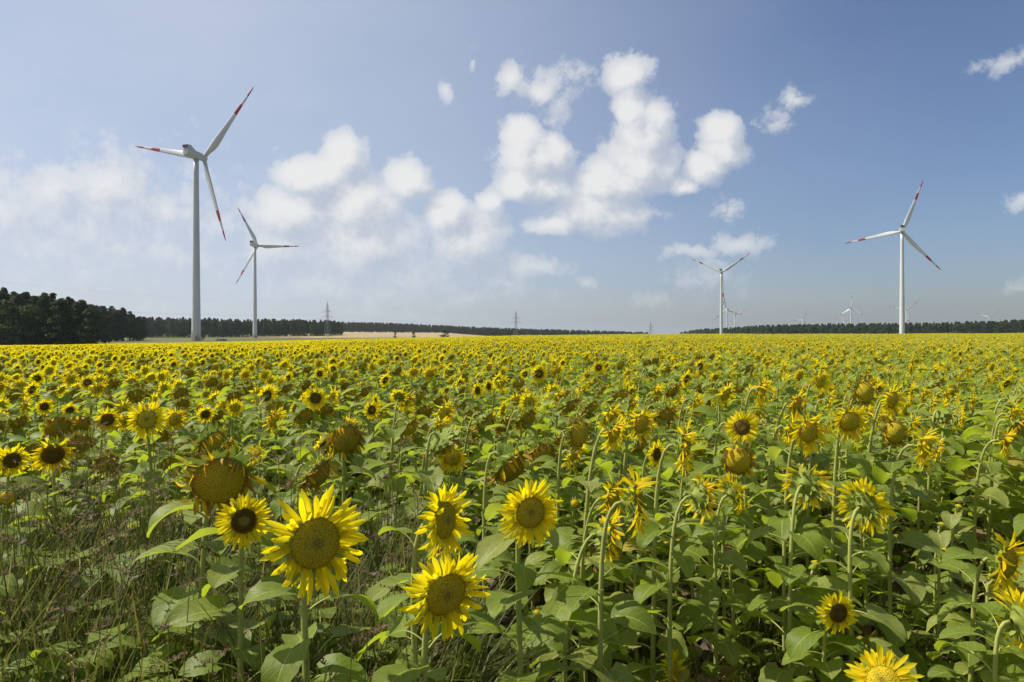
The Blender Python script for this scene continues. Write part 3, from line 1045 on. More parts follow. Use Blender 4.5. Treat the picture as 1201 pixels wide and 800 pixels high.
def fill_near():
    rng = random.Random(42)
    y = 2.35
    row = 0
    while y < NEAR_Y:
        x = -1.0 * y - .3
        while x < 1.0 * y + .3:
            X = x + rng.uniform(-.14, .14); Y = y + rng.uniform(-.12, .12)
            x += .58
            if abs(X / Y) > .80: continue
            if weedy(X, Y): continue
            if Y < 3.0 and X < .15 * Y: continue
            if any((h['x'] - X) ** 2 + (h['y'] - Y) ** 2 < .055 for h in recs): continue
            k = mix_kind(rng, X, Y)
            sc = rng.uniform(.9, 1.08)
            V = rng.randrange(NV[k])
            H = VARS[k][V][-1][2][2, 3] * sc
            # do not stand in the line of sight to a named head
            hx, hy = project((X, Y, H))
            rr = .11 * FPX / Y
            bad = False
            for h in recs:
                if Y < h['d'] + .05 and math.hypot(hx - h['px'], hy - h['py']) < h['r'] + rr * (1.1 if k != 'bud' else 1.6): bad = True
            # tall neighbours may not cover a head with their leaves either
                if Y < h['d'] - .1 and abs(hx - h['px']) < h['r'] * .9 + rr * .7 and hy < h['py'] + h['r']: bad = True
            if bad: continue
            FILL.append([k, V, X, Y, face_rot(rng), sc, hx, hy])
        y += .33; row += 1


fill_near()
FILL.sort(key=lambda q: q[3])
FILL = FILL[:300 - len(HERO)]
WORDS = ['nearest', 'second', 'third', 'fourth', 'fifth', 'sixth', 'seventh', 'eighth', 'ninth', 'tenth', 'eleventh', 'twelfth', 'thirteenth', 'fourteenth', 'fifteenth', 'sixteenth', 'seventeenth', 'eighteenth', 'nineteenth', 'twentieth']
PHRASE = {'fresh': 'open yellow sunflower', 'wilted': 'wilting yellow sunflower', 'droop': 'bowed brown-headed sunflower', 'bud': 'short leafy sunflower with green bud'}
seen = {}
for q in sorted(FILL, key=lambda q: q[0]):
    best = min(recs, key=lambda h: math.hypot(h['px'] - q[6], h['py'] - q[7]))
    dx, dy = q[6] - best['px'], q[7] - best['py']
    dirn = ('left of' if dx < 0 else 'right of') if abs(dx) > abs(dy) * 1.2 else ('above' if dy < 0 else 'below')
    seen.setdefault((q[0], dirn, best['short']), []).append((math.hypot(dx, dy), q))
for (k, dirn, short), lst in seen.items():
    lst.sort(key=lambda t: t[0])
    for n, (_, q) in enumerate(lst):
        wd = '' if len(lst) == 1 else ', ' + WORDS[min(n, 19)]
        q.append(f"{PHRASE[k]}{wd} {dirn} {short}")
for q in FILL:
    k, V, X, Y, rot, sc = q[:6]
    pts_ = VARS[k][V] if Y > 5.2 else [q_ for q_ in VARS[k][V] if q_[0] != 'leaf' or not leaf_hides((X, Y, gz(X, Y)), q_[2], rot, sc)]
    place('sunflower', pts_, (X, Y, gz(X, Y) - .01), q[8], 'sunflower', 'sunflowers in the field', rot, sc)

# ------------------------------------------------------------------ instanced masses (stuff)
def instancer(name, protos, pts, idx, rots, scl, label, cat):
    """one object: prototypes set on points by geometry nodes. rots: euler (n,3)"""
    lib = bpy.data.collections.new(name + '_pieces')
    for k, g in enumerate(protos):
        lib.objects.link(bpy.data.objects.new(f'{name}_piece_{k:03d}', g.mesh(f'{name}_piece')))
    me = bpy.data.meshes.new(name)
    n = len(pts)
    me.vertices.add(n)
    me.vertices.foreach_set('co', np.asarray(pts, np.float32).ravel())
    for an, typ, dat, key in (('pick', 'INT', np.asarray(idx, np.int32), 'value'), ('turn', 'FLOAT_VECTOR', np.asarray(rots, np.float32).ravel(), 'vector'), ('size', 'FLOAT', np.asarray(scl, np.float32), 'value')):
        at_ = me.attributes.new(an, typ, 'POINT'); at_.data.foreach_set(key, dat)
    o = link(name, me)
    tag(o, label, cat, kind='stuff')
    ng = bpy.data.node_groups.new(name, 'GeometryNodeTree')
    ng.interface.new_socket('Geometry', in_out='INPUT', socket_type='NodeSocketGeometry')
    ng.interface.new_socket('Geometry', in_out='OUTPUT', socket_type='NodeSocketGeometry')
    N = NT(ng)
    gi, go = N.n('NodeGroupInput'), N.n('NodeGroupOutput')
    m2p = N.n('GeometryNodeMeshToPoints')
    ci = N.n('GeometryNodeCollectionInfo'); ci.inputs['Collection'].default_value = lib
    ci.inputs['Separate Children'].default_value = True; ci.inputs['Reset Children'].default_value = True
    iop = N.n('GeometryNodeInstanceOnPoints'); iop.inputs['Pick Instance'].default_value = True

    def attr(nm, typ):
        a = N.n('GeometryNodeInputNamedAttribute', data_type=typ); a.inputs['Name'].default_value = nm
        return a.outputs['Attribute']
    e2r = N.n('FunctionNodeEulerToRotation')
    N.l(attr('turn', 'FLOAT_VECTOR'), e2r.inputs[0])
    N.l(gi.outputs[0], m2p.inputs[0]); N.l(m2p.outputs[0], iop.inputs['Points'])
    N.l(ci.outputs[0], iop.inputs['Instance'])
    N.l(attr('pick', 'INT'), iop.inputs['Instance Index'])
    N.l(e2r.outputs[0], iop.inputs['Rotation'])
    N.l(attr('size', 'FLOAT'), iop.inputs['Scale'])
    N.l(iop.outputs[0], go.inputs[0])
    md = o.modifiers.new('pieces', 'NODES'); md.node_group = ng
    return o


def crop():
    order = ['fresh', 'wilted', 'droop', 'bud']
    protos, where = [], {}
    for lod, cnt in ((0, None), (1, 5), (2, 5)):
        for k in order:
            n = NV[k] if lod == 0 else cnt
            vs = VARS[k] if lod == 0 else [variant(k, 50 + lod * 10 + i, lod) for i in range(n)]
            where[(lod, k)] = (len(protos), n)
            protos += [joined(v) for v in vs]
    rng = random.Random(5); nr = np.random.default_rng(5)
    pts, idx, rot, scl = [], [], [], []
    placed = {(round(q[2], 3), round(q[3], 3)) for q in FILL}
    ymax_near = max(q[3] for q in FILL)

    def put(X, Y):
        if weedy(X, Y) and rng.random() > .12: return
        inview = abs(X / max(Y, .01)) < .80
        if inview and Y < ymax_near + .02: return
        if math.hypot(X, Y) < 1.6: return
        k = mix_kind(rng, X, max(Y, 4.5))
        lod = 0 if Y < 26 else (1 if Y < 75 else 2)
        b, n = where[(lod, k)]
        pts.append((X, Y, 0)); idx.append(b + rng.randrange(n)); rot.append((rng.gauss(0, .04), rng.gauss(0, .04), face_rot(rng))); scl.append(rng.uniform(.8, 1.1) * (1 + .06 * math.sin(X * .21 + 1) * math.sin(Y * .17)))
    for (y0, y1, dx, dy) in ((1.0, 30, .58, .33), (30, 75, .56, .36), (75, 198.5, .62, .5)):
        y = y0
        while y < y1:
            lim = .88 * y + 3.2
            x = -lim
            while x < lim:
                put(x + rng.uniform(-.15, .15), y + rng.uniform(-.14, .14))
                x += dx
            y += dy
    P = np.array(pts); P[:, 2] = ground(P[:, 0], P[:, 1]) - .01
    instancer('sunflower_crop', protos, P, idx, rot, scl, 'dense yellow flowering sunflower crop stretching to the horizon', 'sunflower field')
    print('crop plants', len(P))


crop()


# ---- weeds and grass in the gaps of the crop
def tuft(rng, n, h, seed_p, broad=0):
    g = Geo()
    for k in range(n):
        an = rng.uniform(0, 6.28); r0 = rng.uniform(0, .09)
        L = h * rng.uniform(.45, 1.1); bend = rng.uniform(.1, .75); w = rng.uniform(.0035, .010)
        m = 5
        p = np.array((r0 * math.cos(an), r0 * math.sin(an), 0.0)); el = 1.5 - rng.uniform(0, .25)
        an2 = an + rng.uniform(-.6, .6)
        V = []
        sd = np.array((-math.sin(an2), math.cos(an2), 0))
        for i in range(m):
            s = i / (m - 1)
            ww = w * (1 - s ** 2 * .95)
            V += [p - sd * ww, p + sd * ww]
            p = p + L / (m - 1) * np.array((math.cos(el) * math.cos(an2), math.cos(el) * math.sin(an2), math.sin(el)))
            el -= bend * (.25 + s)
        g.add(V, grid_faces(m, 2), 'grass_yellow' if rng.random() < .1 else 'grass', [(i / 8, 0) for i in range(2 * m)])
    for k in range(seed_p):
        an = rng.uniform(0, 6.28); L = h * rng.uniform(.85, 1.25); ln = rng.uniform(.03, .28)
        top = np.array((math.cos(an) * ln, math.sin(an) * ln, L))
        P = bezier((rng.uniform(-.06, .06), rng.uniform(-.06, .06), 0), (0, 0, L * .5), top * (.8, .8, .85), top, 6)
        v, f, uv = tube(P, .0016, 3, False); g.add(v, f, 'grass_yellow', uv)
        ax = unit(P[-1] - P[-2] + np.array((math.cos(an) * .15, math.sin(an) * .15, -.05)))
        for j in range(rng.randint(22, 32)):          # panicle of small spikelets
            s = rng.random(); c = P[-1] + ax * (s - .35) * .13
            d = unit(np.array((rng.gauss(0, 1), rng.gauss(0, 1), rng.gauss(.6, .6)))); l = rng.uniform(.008, .022) * (1.1 - .6 * s); q = unit(np.cross(d, (.2, .3, 1))) * .0032
            g.add([c - q, c + q, c + d * l + q * .4, c + d * l - q * .4], [(0, 1, 2, 3)], 'seed_head')
    for k in range(broad):
        an = rng.uniform(0, 6.28); z = rng.uniform(.1, h * .8)
        lg = rng.choice(LEAVES[1]['g'])
        g.merge(lg, T(rng.uniform(-.05, .05), rng.uniform(-.05, .05), z) @ Rz(an) @ S(rng.uniform(.3, .75)))
    return g


def weeds():
    rng = random.Random(9)
    protos = [tuft(rng, 60, .95, 0, 8) for k in range(4)] + [tuft(rng, 36, .85, 0, 20) for k in range(4)] + [tuft(rng, 44, 1.1, 3, 8) for k in range(3)] + [tuft(rng, 26, .3, 0, 4) for k in range(3)]
    pts, idx, rot, scl = [], [], [], []
    for k in range(60000):
        if len(pts) > 2600: break
        Y = rng.uniform(1.25, 11.5); X = rng.uniform(-.95, .95) * Y
        w = weedy(X, Y)
        if w:
            if rng.random() > .8: continue
            i = rng.randrange(11) if rng.random() < .6 else rng.randrange(8)
            if math.hypot(X, Y) < 1.5: continue
            s = rng.uniform(.75, 1.3) * (1 if Y < 6 else .85)
            # lower right in front of the nearest blooms
            if Y < 2.1: s *= .8
        else:
            if rng.random() > (.09 if X < -.1 * Y else .05) : continue
            i = 11 + rng.randrange(3) if rng.random() < .6 else rng.randrange(8)
            s = rng.uniform(.6, 1.0) * (.7 if i < 11 else 1)
        pts.append((X, Y, gz(X, Y))); idx.append(i); rot.append((0, 0, rng.uniform(0, 6.28))); scl.append(s)
    instancer('wild_grass', protos, pts, idx, rot, scl, 'tangled wild grass and weeds with brown seed heads, left foreground', 'grass')
    # dry leaves and clods on the soil
    protos = [leaf_geo(rng, .16, .12, .05, .2, rng.uniform(.2, 1.2), 'leaf_dry', 5, 3, rng.uniform(.2, .8), .08) for k in range(4)]
    for k in range(4):
        g = Geo(); V = []
        for i in range(14):
            z = 1 - 2 * (i + .5) / 14; r = math.sqrt(1 - z * z); a_ = i * 2.4
            V.append(np.array((r * math.cos(a_), r * math.sin(a_), z * .7)) * rng.uniform(.02, .04))
        import bmesh
        bm = bmesh.new()
        for v in V: bm.verts.new(v)
        bmesh.ops.convex_hull(bm, input=bm.verts)
        bm.verts.ensure_lookup_table()
        ix = {v: i for i, v in enumerate(bm.verts)}
        g.add([v.co[:] for v in bm.verts], [tuple(ix[v] for v in f.verts) for f in bm.faces], 'soil')
        bm.free(); protos.append(g)
    pts, idx, rot, scl = [], [], [], []
    for k in range(2600):
        Y = 3.2 + 8 * rng.random() ** 1.4; X = rng.uniform(-.8, .9) * Y
        pts.append((X, Y, gz(X, Y) + .045)); idx.append(rng.randrange(8)); rot.append((rng.uniform(-.4, .4), rng.uniform(-.4, .4), rng.uniform(0, 6.28))); scl.append(rng.uniform(.35, .8))
    instancer('leaf_litter', protos, pts, idx, rot, scl, 'dry fallen leaves and clods lying on the soil', 'leaf litter')


weeds()

# ------------------------------------------------------------------ trees
def crown_geo(rng, h, w, base, mt, clumps, per, q, pointed):
    """crown of many small leaf-clump faces grouped in lumps"""
    g = Geo(); V, F = [], []
    for c in range(clumps):
        s = rng.random()
        z = base + (h - base) * (s ** .9)
        prof = (1 - s) ** (.75 if pointed else .5) * (min(1, (s + .12) * 3.2)) ** .6
        an = rng.uniform(0, 6.28); r = w * .5 * prof * math.sqrt(rng.uniform(.15, 1))
        cc = np.array((r * math.cos(an), r * math.sin(an), z))
        cr = w * (.17 if clumps < 100 else .13) * rng.uniform(.7, 1.3) * (1.15 - .4 * s)
        for k in range(per):
            d = unit((rng.gauss(0, 1), rng.gauss(0, 1), rng.gauss(0, .8))) * cr * rng.uniform(.3, 1.1) ** .5
            d[2] *= .65
            p = cc + d
            n = unit(d + np.array((rng.gauss(0, .5), rng.gauss(0, .5), rng.gauss(.4, .5))) * cr)
            a = unit(np.cross(n, (rng.gauss(0, 1), rng.gauss(0, 1), rng.gauss(0, 1)))); b = np.cross(n, a)
            sz = q * rng.uniform(.6, 1.3); i = len(V)
            V += [p - a * sz, p + b * sz * .6, p + a * sz, p - b * sz * .7]; F.append((i, i + 1, i + 2, i + 3))
    g.add(V, F, mt)
    return g


def trunk_geo(rng, h, base, r):
    g = Geo()
    P = [(rng.uniform(-.1, .1) * i * .3, rng.uniform(-.1, .1) * i * .3, h * .93 * i / 6) for i in range(7)]
    v, f, uv = tube(P, np.linspace(r, r * .15, 7), 6); g.add(v, f, 'bark', uv)
    for k in range(9):
        z = base * .75 + (h * .85 - base * .75) * k / 9; an = rng.uniform(0, 6.28); L = (1 - z / h) * h * .28 + .4
        o = np.array([np.interp(z, [p[2] for p in P], [p[i] for p in P]) for i in range(3)])
        v, f, uv = tube([o, o + np.array((math.cos(an) * L * .5, math.sin(an) * L * .5, L * .12)), o + np.array((math.cos(an) * L, math.sin(an) * L, L * .35))], [r * .32, r * .2, r * .06], 4, False)
        g.add(v, f, 'bark', uv)
    return g


TR = random.Random(21)
TREES = []
for k in range(6):
    TREES.append((crown_geo(TR, 16.5, TR.uniform(5.5, 7), 2.6 + TR.uniform(-.6, 1.2), 'pine_needles', 110, 28, .26, k % 3 == 0), trunk_geo(TR, 16.5, 4.5, .2)))
BROAD = [(crown_geo(TR, 12, 8.5, .8, 'broad_leaves', 52, 46, .30, False), trunk_geo(TR, 12, 1.5, .22)) for k in range(2)]
EDGE = [(crown_geo(TR, 13, 7.5, .9, 'pine_needles', 56, 44, .34, False), trunk_geo(TR, 13, 1.5, .2)) for k in range(2)]


def put_tree(name, ct, x, y, h, hh, label, cat, group, w=1.0, rz=0.0):
    z = gz(x, y) + .1
    root = bpy.data.objects.new(name, None); COL.objects.link(root)
    root.matrix_basis = Matrix((T(x, y, z) @ Rz(rz) @ S(h / hh * w, h / hh * w, h / hh)).tolist())
    tag(root, label, cat, group)
    link('crown', ct[0].mesh('crown'), root); link('trunk', ct[1].mesh('trunk'), root)
    return root


# skyline of the wood edge on the left: column -> row of the tree tops
SKY_X = [-120, 0, 40, 62, 80, 100, 118, 150, 168]
SKY_Y = [334, 339, 345, 346, 351, 354, 359, 364, 372]
ORD = ['first', 'second', 'third', 'fourth', 'fifth', 'sixth', 'seventh', 'eighth', 'ninth', 'tenth', 'eleventh', 'twelfth', 'thirteenth', 'fourteenth', 'fifteenth', 'sixteenth', 'seventeenth', 'eighteenth', 'nineteenth', 'twentieth']
wood = [(-28, 207, 'p'), (-12, 203, 'p'), (2, 208, 'p'), (9, 201, 'b'), (20, 206, 'p'), (33, 203, 'b'), (42, 209, 'p'), (52, 204, 'p'), (62, 207, 'p'), (71, 203, 'e'), (80, 207, 'p'), (90, 204, 'p'), (97, 208, 'p'), (105, 203, 'e'), (112, 207, 'e')]
order = sorted(range(len(wood)), key=lambda i: -wood[i][0])
for n_, i in enumerate(order):
    px, d, ty = wood[i]
    x = (px - CX) / FPX * d
    top = float(np.interp(px, SKY_X, SKY_Y)) + TR.uniform(-2, 5) + (14 if ty == 'b' else (6 if ty == 'e' else 0))
    h = EYE + (HY - top) / FPX * d - gz(x, d)
    if ty == 'p': ct, hh, nm = TREES[TR.randrange(6)], 16.5, 'pine_tree'
    elif ty == 'b': ct, hh, nm = BROAD[TR.randrange(2)], 12, 'broadleaf_tree'
    else: ct, hh, nm = EDGE[TR.randrange(2)], 13, 'pine_tree'
    what = {'p': 'dark tall-trunked pine', 'b': 'lighter green broad-crowned tree', 'e': 'dark low-branched pine'}[ty]
    put_tree(nm, ct, x, d, h, hh, f'{what}, {ORD[n_]} from the right end of the near left wood', 'tree', 'trees of the near left wood', TR.uniform(.95, 1.2), TR.uniform(0, 6.28))


def forest(name, bands, label, seed):
    """bands: list of polylines [(u, y, top row)...] with depth; trees fill the band behind the edge"""
    rng = random.Random(seed)
    protos = []
    for c, t in TREES + EDGE + BROAD:
        g = Geo(); g.merge(c); g.merge(t); protos.append(g)
    hs = [16.5] * 6 + [13] * 2 + [12] * 2
    pts, idx, rot, scl = [], [], [], []
    for edge, depth, gap in bands:
        us = [e_[0] for e_ in edge]; ys = [e_[1] for e_ in edge]; tops = [e_[2] for e_ in edge]
        u = us[0]
        while u < us[-1]:
            y0 = float(np.interp(u, us, ys))
            for r in range(int(depth / gap)):
                y = y0 + r * gap + rng.uniform(-.4, .4) * gap
                uu = u + rng.uniform(-.5, .5) * gap / y0
                x = uu * y
                top = float(np.interp(uu, us, tops))
                h = EYE + (HY - top) / FPX * y0 - gz(x, y)
                h = max(8.0, min(h, 25)) * rng.uniform(.86, 1.07)
                p = rng.random()
                i = rng.randrange(6) if p < (.2 if r == 0 else .92) else (6 + rng.randrange(2) if p < .9 else 8 + rng.randrange(2))
                if i >= 8: h *= .75
                elif i >= 6: h *= .9
                pts.append((x, y, gz(x, y))); idx.append(i); rot.append((0, 0, rng.uniform(0, 6.28))); scl.append(h / hs[i])
            u += gap / y0 * .8
    instancer(name, protos, pts, idx, rot, scl, label, 'forest')
    print(name, len(pts))


U = lambda px: (px - CX) / FPX
forest('forest', [
    ([(U(-150), 222, 336), (U(0), 218, 340), (U(60), 218, 348), (U(104), 220, 357)], 34, 4.2),
    ([(U(60), 330, 350), (U(118), 325, 359), (U(150), 330, 364), (U(166), 345, 371)], 40, 4.5),
    ([(U(110), 690, 371), (U(168), 690, 372.5), (U(260), 690, 374), (U(375), 720, 375.5), (U(398), 780, 377)], 42, 5.5),
    ([(U(380), 1160, 377.5), (U(450), 1170, 378.5), (U(520), 1180, 381.5), (U(560), 1200, 383.5), (U(620), 1230, 386), (U(700), 1280, 388), (U(760), 1330, 390)], 50, 6.0),
], 'dark distant wood along the left half of the horizon', 31)
forest('woodland', [
    ([(U(800), 1450, 389.5), (U(822), 1300, 386.5), (U(850), 1120, 385), (U(900), 930, 381.5), (U(1000), 850, 380), (U(1100), 760, 379), (U(1201), 700, 375.5), (U(1400), 640, 371)], 48, 5.5),
], 'dark distant wood along the right half of the horizon', 32)

for (px, d, hh, wd, lb) in ((521.5, 420, 5.6, 1.55, 'round green bush on the stubble field edge, largest of three'), (485, 430, 4.6, .75, 'small narrow bush, middle one on the stubble field'), (463.5, 440, 4.2, .7, 'small narrow bush, leftmost of three on the stubble field'), (238, 320, 2.4, .9, 'little shrub at the foot of the tallest turbine tower')):
    x = (px - CX) / FPX * d
    put_tree('bush', BROAD[int(px) % 2], x, d, hh, 12, lb, 'bush', None, wd * 1.1, px)


# ------------------------------------------------------------------ wind turbines
HUB = 82.0
BL = 38.5


def blade_geo():
    g = Geo()
    st = [0, .03, .07, .13, .2, .3, .42, .54, .62, .75, .872, .94, .985, 1.0]
    ch = [1.9, 1.9, 2.1, 3.0, 3.35, 3.0, 2.5, 2.05, 1.8, 1.35, .95, .7, .4, .12]
    th = [1.9, 1.9, 1.6, 1.1, .85, .62, .45, .34, .29, .22, .16, .12, .08, .04]
    tw = np.radians(np.interp(st, [0, .15, .5, 1], [24, 20, 9, 2]))
    k = 12
    V = []
    for s, c, t_, w in zip(st, ch, th, tw):
        for j in range(k):
            a_ = 2 * math.pi * j / k
            cx = math.cos(a_) * c * .5 + (c - 1.9) * .28 * (1 if s > .05 else 0)
            cz = math.sin(a_) * t_ * .5 * (1 if math.cos(a_) < .2 else .6)
            V.append((cx * math.cos(w) - cz * math.sin(w), cx * math.sin(w) + cz * math.cos(w), s * BL - .02 * BL * s * s * 0))
    for i in range(len(st) - 1):
        red = st[i] >= .87 or .61 < st[i] < .74
        f = [(i * k + j, i * k + (j + 1) % k, (i + 1) * k + (j + 1) % k, (i + 1) * k + j) for j in range(k)]
        g.add(V if i == 0 else np.zeros((0, 3)), [tuple(q) for q in f] if i == 0 else [tuple(x - g.n for x in q) for q in f], 'turbine_red' if red else 'turbine_white')
    return g


def turbine_meshes():
    tw = Geo()
    zs = np.linspace(-1.0, HUB - 1.4, 14)
    v, f, uv = tube([(0, 0, z) for z in zs], np.interp(zs, [0, HUB * .5, HUB], [1.9, 1.5, 1.08]), 28); tw.add(v, f, 'turbine_white', uv)
    door = Geo(); v, f = box(0, -1.9, 1.5, .9, .16, 2.2); door.add(v, f, 'galvanised')
    # nacelle: along +Y is up-wind (rotor side)
    nc = Geo()
    prof = [(-6.2, 1.35, -.95, 1.55), (-5.2, 1.55, -1.35, 1.75), (-2.5, 1.65, -1.55, 1.7), (1.5, 1.65, -1.6, 1.55), (2.9, 1.45, -1.45, 1.4), (3.3, 1.1, -1.1, 1.1)]
    V = []
    for (y, w, z0, z1) in prof:
        c = .35
        for (x, z) in ((-w, z0 + c), (-w + c, z0), (w - c, z0), (w, z0 + c), (w, z1 - c), (w - c, z1), (-w + c, z1), (-w, z1 - c)): V.append((x, y, z))
    F = [(i * 8 + j, i * 8 + (j + 1) % 8, (i + 1) * 8 + (j + 1) % 8, (i + 1) * 8 + j) for i in range(len(prof) - 1) for j in range(8)]
    F += [tuple(range(8))[::-1], tuple(40 + j for j in range(8))]
    nc.add(V, F, 'turbine_white')
    cool = Geo()   # raised cooler hump at the rear with a dark outlet
    V = []
    for (y, w, z0, z1) in ((-6.4, 1.5, 2.1, 3.2), (-4.6, 1.5, 1.5, 3.3), (-3.2, 1.4, 1.4, 2.5), (-1.6, 1.3, 1.4, 1.75)):
        V += [(-w, y, z0), (w, y, z0), (w, y, z1), (-w, y, z1)]
    F = [(i * 4 + j, i * 4 + (j + 1) % 4, (i + 1) * 4 + (j + 1) % 4, (i + 1) * 4 + j) for i in range(3) for j in range(4)] + [(3, 2, 1, 0), (12, 13, 14, 15)]
    cool.add(V, F, 'turbine_white')
    gr = Geo(); v, f = box(0, -6.43, 2.65, 2.8, .12, 1.0); gr.add(v, f, 'grille_dark')
    hub = Geo(); V, F = [], []
    pr = [(3.25, 1.1), (3.6, 1.5), (4.6, 1.62), (5.6, 1.3), (6.3, .75), (6.6, .1)]
    for (y, r) in pr:
        for k in range(16):
            a_ = 2 * math.pi * k / 16; V.append((r * math.cos(a_), y, r * math.sin(a_)))
    F = [(i * 16 + k, (i + 1) * 16 + k, (i + 1) * 16 + (k + 1) % 16, i * 16 + (k + 1) % 16) for i in range(len(pr) - 1) for k in range(16)]
    hub.add(V, F, 'turbine_white')
    return tw, door, nc, cool, gr, hub, blade_geo()


TM = turbine_meshes()
FLANGE = Geo(); v, f, uv = tube([(0, 0, -.12), (0, 0, -.1), (0, 0, .1), (0, 0, .12)], [1.0, 1.022, 1.022, 1.0], 28, False); FLANGE.add(v, f, 'turbine_white', uv)


def turbine(px, d, head, phase, label, group):
    x = (px - CX) / FPX * d; z = gz(x, d)
    root = bpy.data.objects.new('wind_turbine', None); COL.objects.link(root)
    root.location = (x, d, z)
    tag(root, label, 'wind turbine', group)
    tower = link('tower', TM[0].mesh('tower'), root)
    for z_ in (20.5, 41, 61.5):
        link('flange', FLANGE.mesh('flange'), tower, T(0, 0, z_) @ S(float(np.interp(z_, [0, HUB * .5, HUB], [1.9, 1.5, 1.08])), float(np.interp(z_, [0, HUB * .5, HUB], [1.9, 1.5, 1.08])), 1))
    link('door', TM[1].mesh('door', False), tower, Rz(.5))
    hd = T(0, 0, HUB) @ Rz(-math.radians(head))
    n = link('nacelle', TM[2].mesh('nacelle', False), root, hd)
    c = link('cooler', TM[3].mesh('cooler', False), n); link('outlet_grille', TM[4].mesh('outlet_grille', False), n)
    link('hub', TM[5].mesh('hub'), root, hd)
    for k in range(3):
        # phase measured clockwise from up as seen from behind the rotor
        link('blade', TM[6].mesh('blade'), root, hd @ T(0, 4.6, 0) @ Ry(math.radians(phase + 120 * k)) @ T(0, 0, 1.0))


G_NEAR, G_FAR = 'large wind turbines standing round the field', 'far wind turbines beyond the right wood'
turbine(230, 301, 17, 43, 'tallest nearest white wind turbine, left of the field, with red-banded blades', G_NEAR)
turbine(299, 600, 8, 92, 'second white wind turbine from the left, right of the tallest one', G_NEAR)
turbine(1058, 511, 28, 21, 'large white wind turbine on the right, nacelle seen from behind', G_NEAR)
turbine(846, 815, 24, 57, 'white wind turbine right of centre, two blades raised in a V', G_NEAR)
for (px, py, hd_, ph, lb) in ((998, 362, 40, 2, 'far turbine with one blade straight up, between the two right-hand turbines'), (1063, 364, 28, 48, 'far turbine just behind the tower of the large right turbine'), (1160, 372, 32, 51, 'far turbine nearest the right edge, only blades above the wood'),
                           (942, 375, 10, 24, 'far faint turbine left of the upright-bladed one, low over the wood'), (862, 369, 40, 69, 'far turbine just right of the V-bladed turbine, lower one of two'), (852.5, 363, 0, 110, 'far turbine directly beside the V-bladed tower, higher one of two'), (990, 376, 30, 75, 'smallest far turbine, left of the upright-bladed one, barely above the wood')):
    d = 1600.0
    for it in range(20):
        x = (px - CX) / FPX * d
        d = (HUB + gz(x, d) - EYE) * FPX / (HY - py)
    turbine(px, d, hd_, ph, lb, G_FAR)

# concrete crane pad beside the tallest turbine
g = Geo(); v, f = box(0, 0, .35, 3.2, 4, .7); g.add(v, f, 'concrete'); v, f = box(0, 0, .8, 2.6, 2.4, .22); g.add(v, f, 'galvanised')
o = link('transformer_kiosk', g.mesh('transformer_kiosk', False)); o.location = ((260 - CX) / FPX * 300, 300, gz((260 - CX) / FPX * 300, 300) + .25)
tag(o, 'low grey concrete box on the grass beside the tallest turbine', 'kiosk')


# ------------------------------------------------------------------ pylons and cables
def bar(g, a_, b_, r, m='galvanised'):
    v, f, uv = tube([a_, b_], r, 4); g.add(v, f, m, uv)


def pylon_meshes(H=45.0):
    body = Geo()
    def half(z): return np.interp(z, [0, H * .55, H * .93, H], [3.6, 1.25, .8, .1])
    zs = [0, 6, 11.5, 16.5, 21, 25, 28.5, 32, 35.5, 39, 42, H]
    for sx in (-1, 1):
        for sy in (-1, 1):
            for z0, z1 in zip(zs[:-1], zs[1:]):
                bar(body, (sx * half(z0), sy * half(z0), z0), (sx * half(z1), sy * half(z1), z1), .16)
    for z0, z1 in zip(zs[:-1], zs[1:]):
        h0, h1 = half(z0), half(z1)
        for s_ in (-1, 1):
            bar(body, (-h0, s_ * h0, z0), (h1, s_ * h1, z1), .09); bar(body, (h0, s_ * h0, z0), (-h1, s_ * h1, z1), .09)
            bar(body, (s_ * h0, -h0, z0), (s_ * h1, h1, z1), .09); bar(body, (s_ * h0, h0, z0), (s_ * h1, -h1, z1), .09)
    bar(body, (0, 0, H - 1), (0, 0, H + 3), .14)
    arms = []
    for z, w in ((33.5, 6.2), (26.5, 8.6)):
        a = Geo()
        for s_ in (-1, 1):
            bar(a, (-w, 0, z + .3), (0, s_ * 1.1, z + 2.0), .12); bar(a, (w, 0, z + .3), (0, s_ * 1.1, z + 2.0), .12)
            bar(a, (-w, 0, z + .3), (0, s_ * 1.1, z), .14); bar(a, (w, 0, z + .3), (0, s_ * 1.1, z), .14)
        for x in (-w + .1, w - .1, -w * .55, w * .55):
            bar(a, (x, 0, z + .3), (x, 0, z - 1.6), .12, 'cable')
        arms.append(a)
    return body, arms


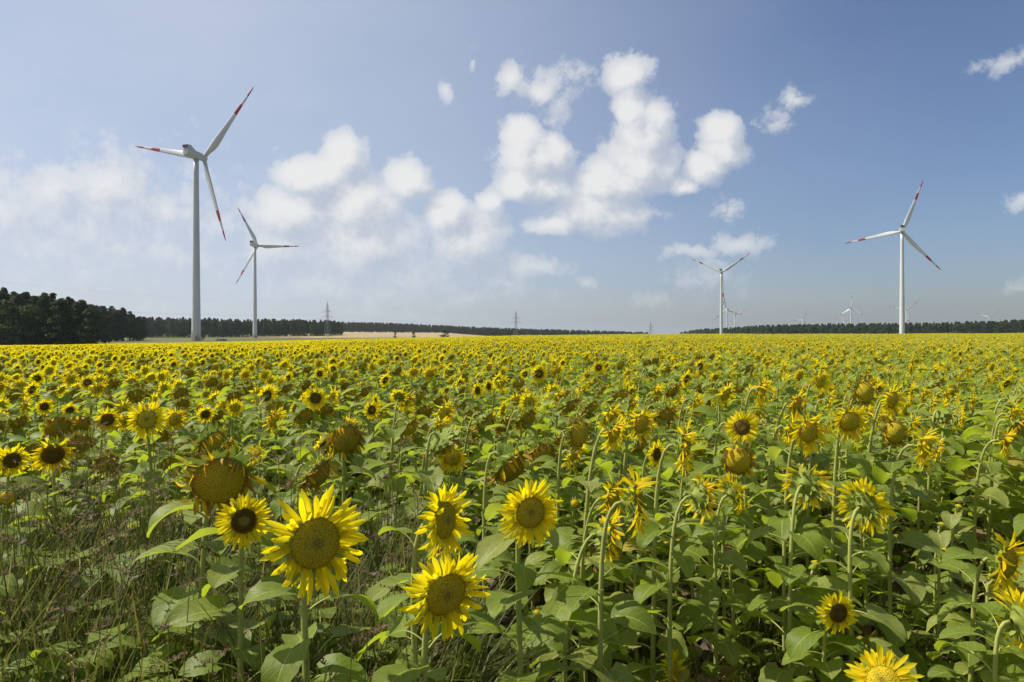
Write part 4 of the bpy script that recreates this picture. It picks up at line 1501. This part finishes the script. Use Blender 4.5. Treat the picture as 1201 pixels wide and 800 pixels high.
PB, PA = pylon_meshes()
PYL = [(384, 352, 'leftmost lattice pylon, in front of the dark left wood'), (605, 363, 'middle lattice pylon above the horizon at centre'), (763, 375.5, 'rightmost and smallest lattice pylon, where the woods part')]
base = []
for (px, top, lb), d in zip(PYL, (660, 1120, 1560)):
    x = (px - CX) / FPX * d; z = gz(x, d)
    h = EYE + (HY - top) / FPX * d - z
    base.append((x, d, z, h))
for i, ((px, top, lb), (x, d, z, h)) in enumerate(zip(PYL, base)):
    root = bpy.data.objects.new('lattice_pylon', None); COL.objects.link(root)
    dirx, diry = (base[1][0] - base[0][0], base[1][1] - base[0][1])
    root.matrix_basis = Matrix((T(x, d, z) @ Rz(math.atan2(diry, dirx) - math.pi / 2) @ S(h / 48.0)).tolist())
    tag(root, lb, 'pylon', 'power line pylons')
    link('mast', PB.mesh('mast', False), root)
    for a_ in PA: link('cross_arm', a_.mesh('cross_arm', False), root)
dv = unit((base[1][0] - base[0][0], base[1][1] - base[0][1], 0)); nv = np.array((dv[1], -dv[0], 0))
ext = [(base[0][0] - dv[0] * 420, base[0][1] - dv[1] * 420, base[0][2] + 4, base[0][3])] + base
for (off, zr) in ((-6.2, 31.9), (6.2, 31.9), (-8.6, 24.9), (8.6, 24.9), (0, 48)):
    P = []
    for (x0, y0, z0, h0), (x1, y1, z1, h1) in zip(ext[:-1], ext[1:]):
        for t_ in np.linspace(0, 1, 15)[:-1 if (x1, y1) != tuple(base[-1][:2]) else None]:
            zz = (z0 + zr * h0 / 48) * (1 - t_) + (z1 + zr * h1 / 48) * t_ - 4 * t_ * (1 - t_) * 9
            k = h0 / 48 * (1 - t_) + h1 / 48 * t_
            P.append((x0 + (x1 - x0) * t_ + nv[0] * off * k, y0 + (y1 - y0) * t_ + nv[1] * off * k, zz))
    g = Geo(); v, f, uv = tube(P, .022, 4); g.add(v, f, 'cable', uv)
    tag(link('power_cable', g.mesh('power_cable')), 'thin dark sagging power cable strung between the lattice pylons', 'cable', 'power line cables')

# ------------------------------------------------------------------ haze
HAZE = 0.65e-4
m = bpy.data.materials.new('haze'); m.use_nodes = True
t = m.node_tree; t.nodes.clear(); N = NT(t)
pv = N.n('ShaderNodeVolumePrincipled'); pv.inputs['Density'].default_value = HAZE
pv.inputs['Color'].default_value = (.80, .88, 1.0, 1); pv.inputs['Anisotropy'].default_value = .3
ou = N.n('ShaderNodeOutputMaterial'); N.l(pv.outputs[0], ou.inputs['Volume'])
MAT['haze'] = m
g = Geo(); v, f = box(0, 1500, 68, 20000, 20000, 164); g.add(v, f, 'haze')
o = link('haze', g.mesh('haze', False)); tag(o, 'pale summer haze hanging over the whole landscape', 'haze', kind='stuff')
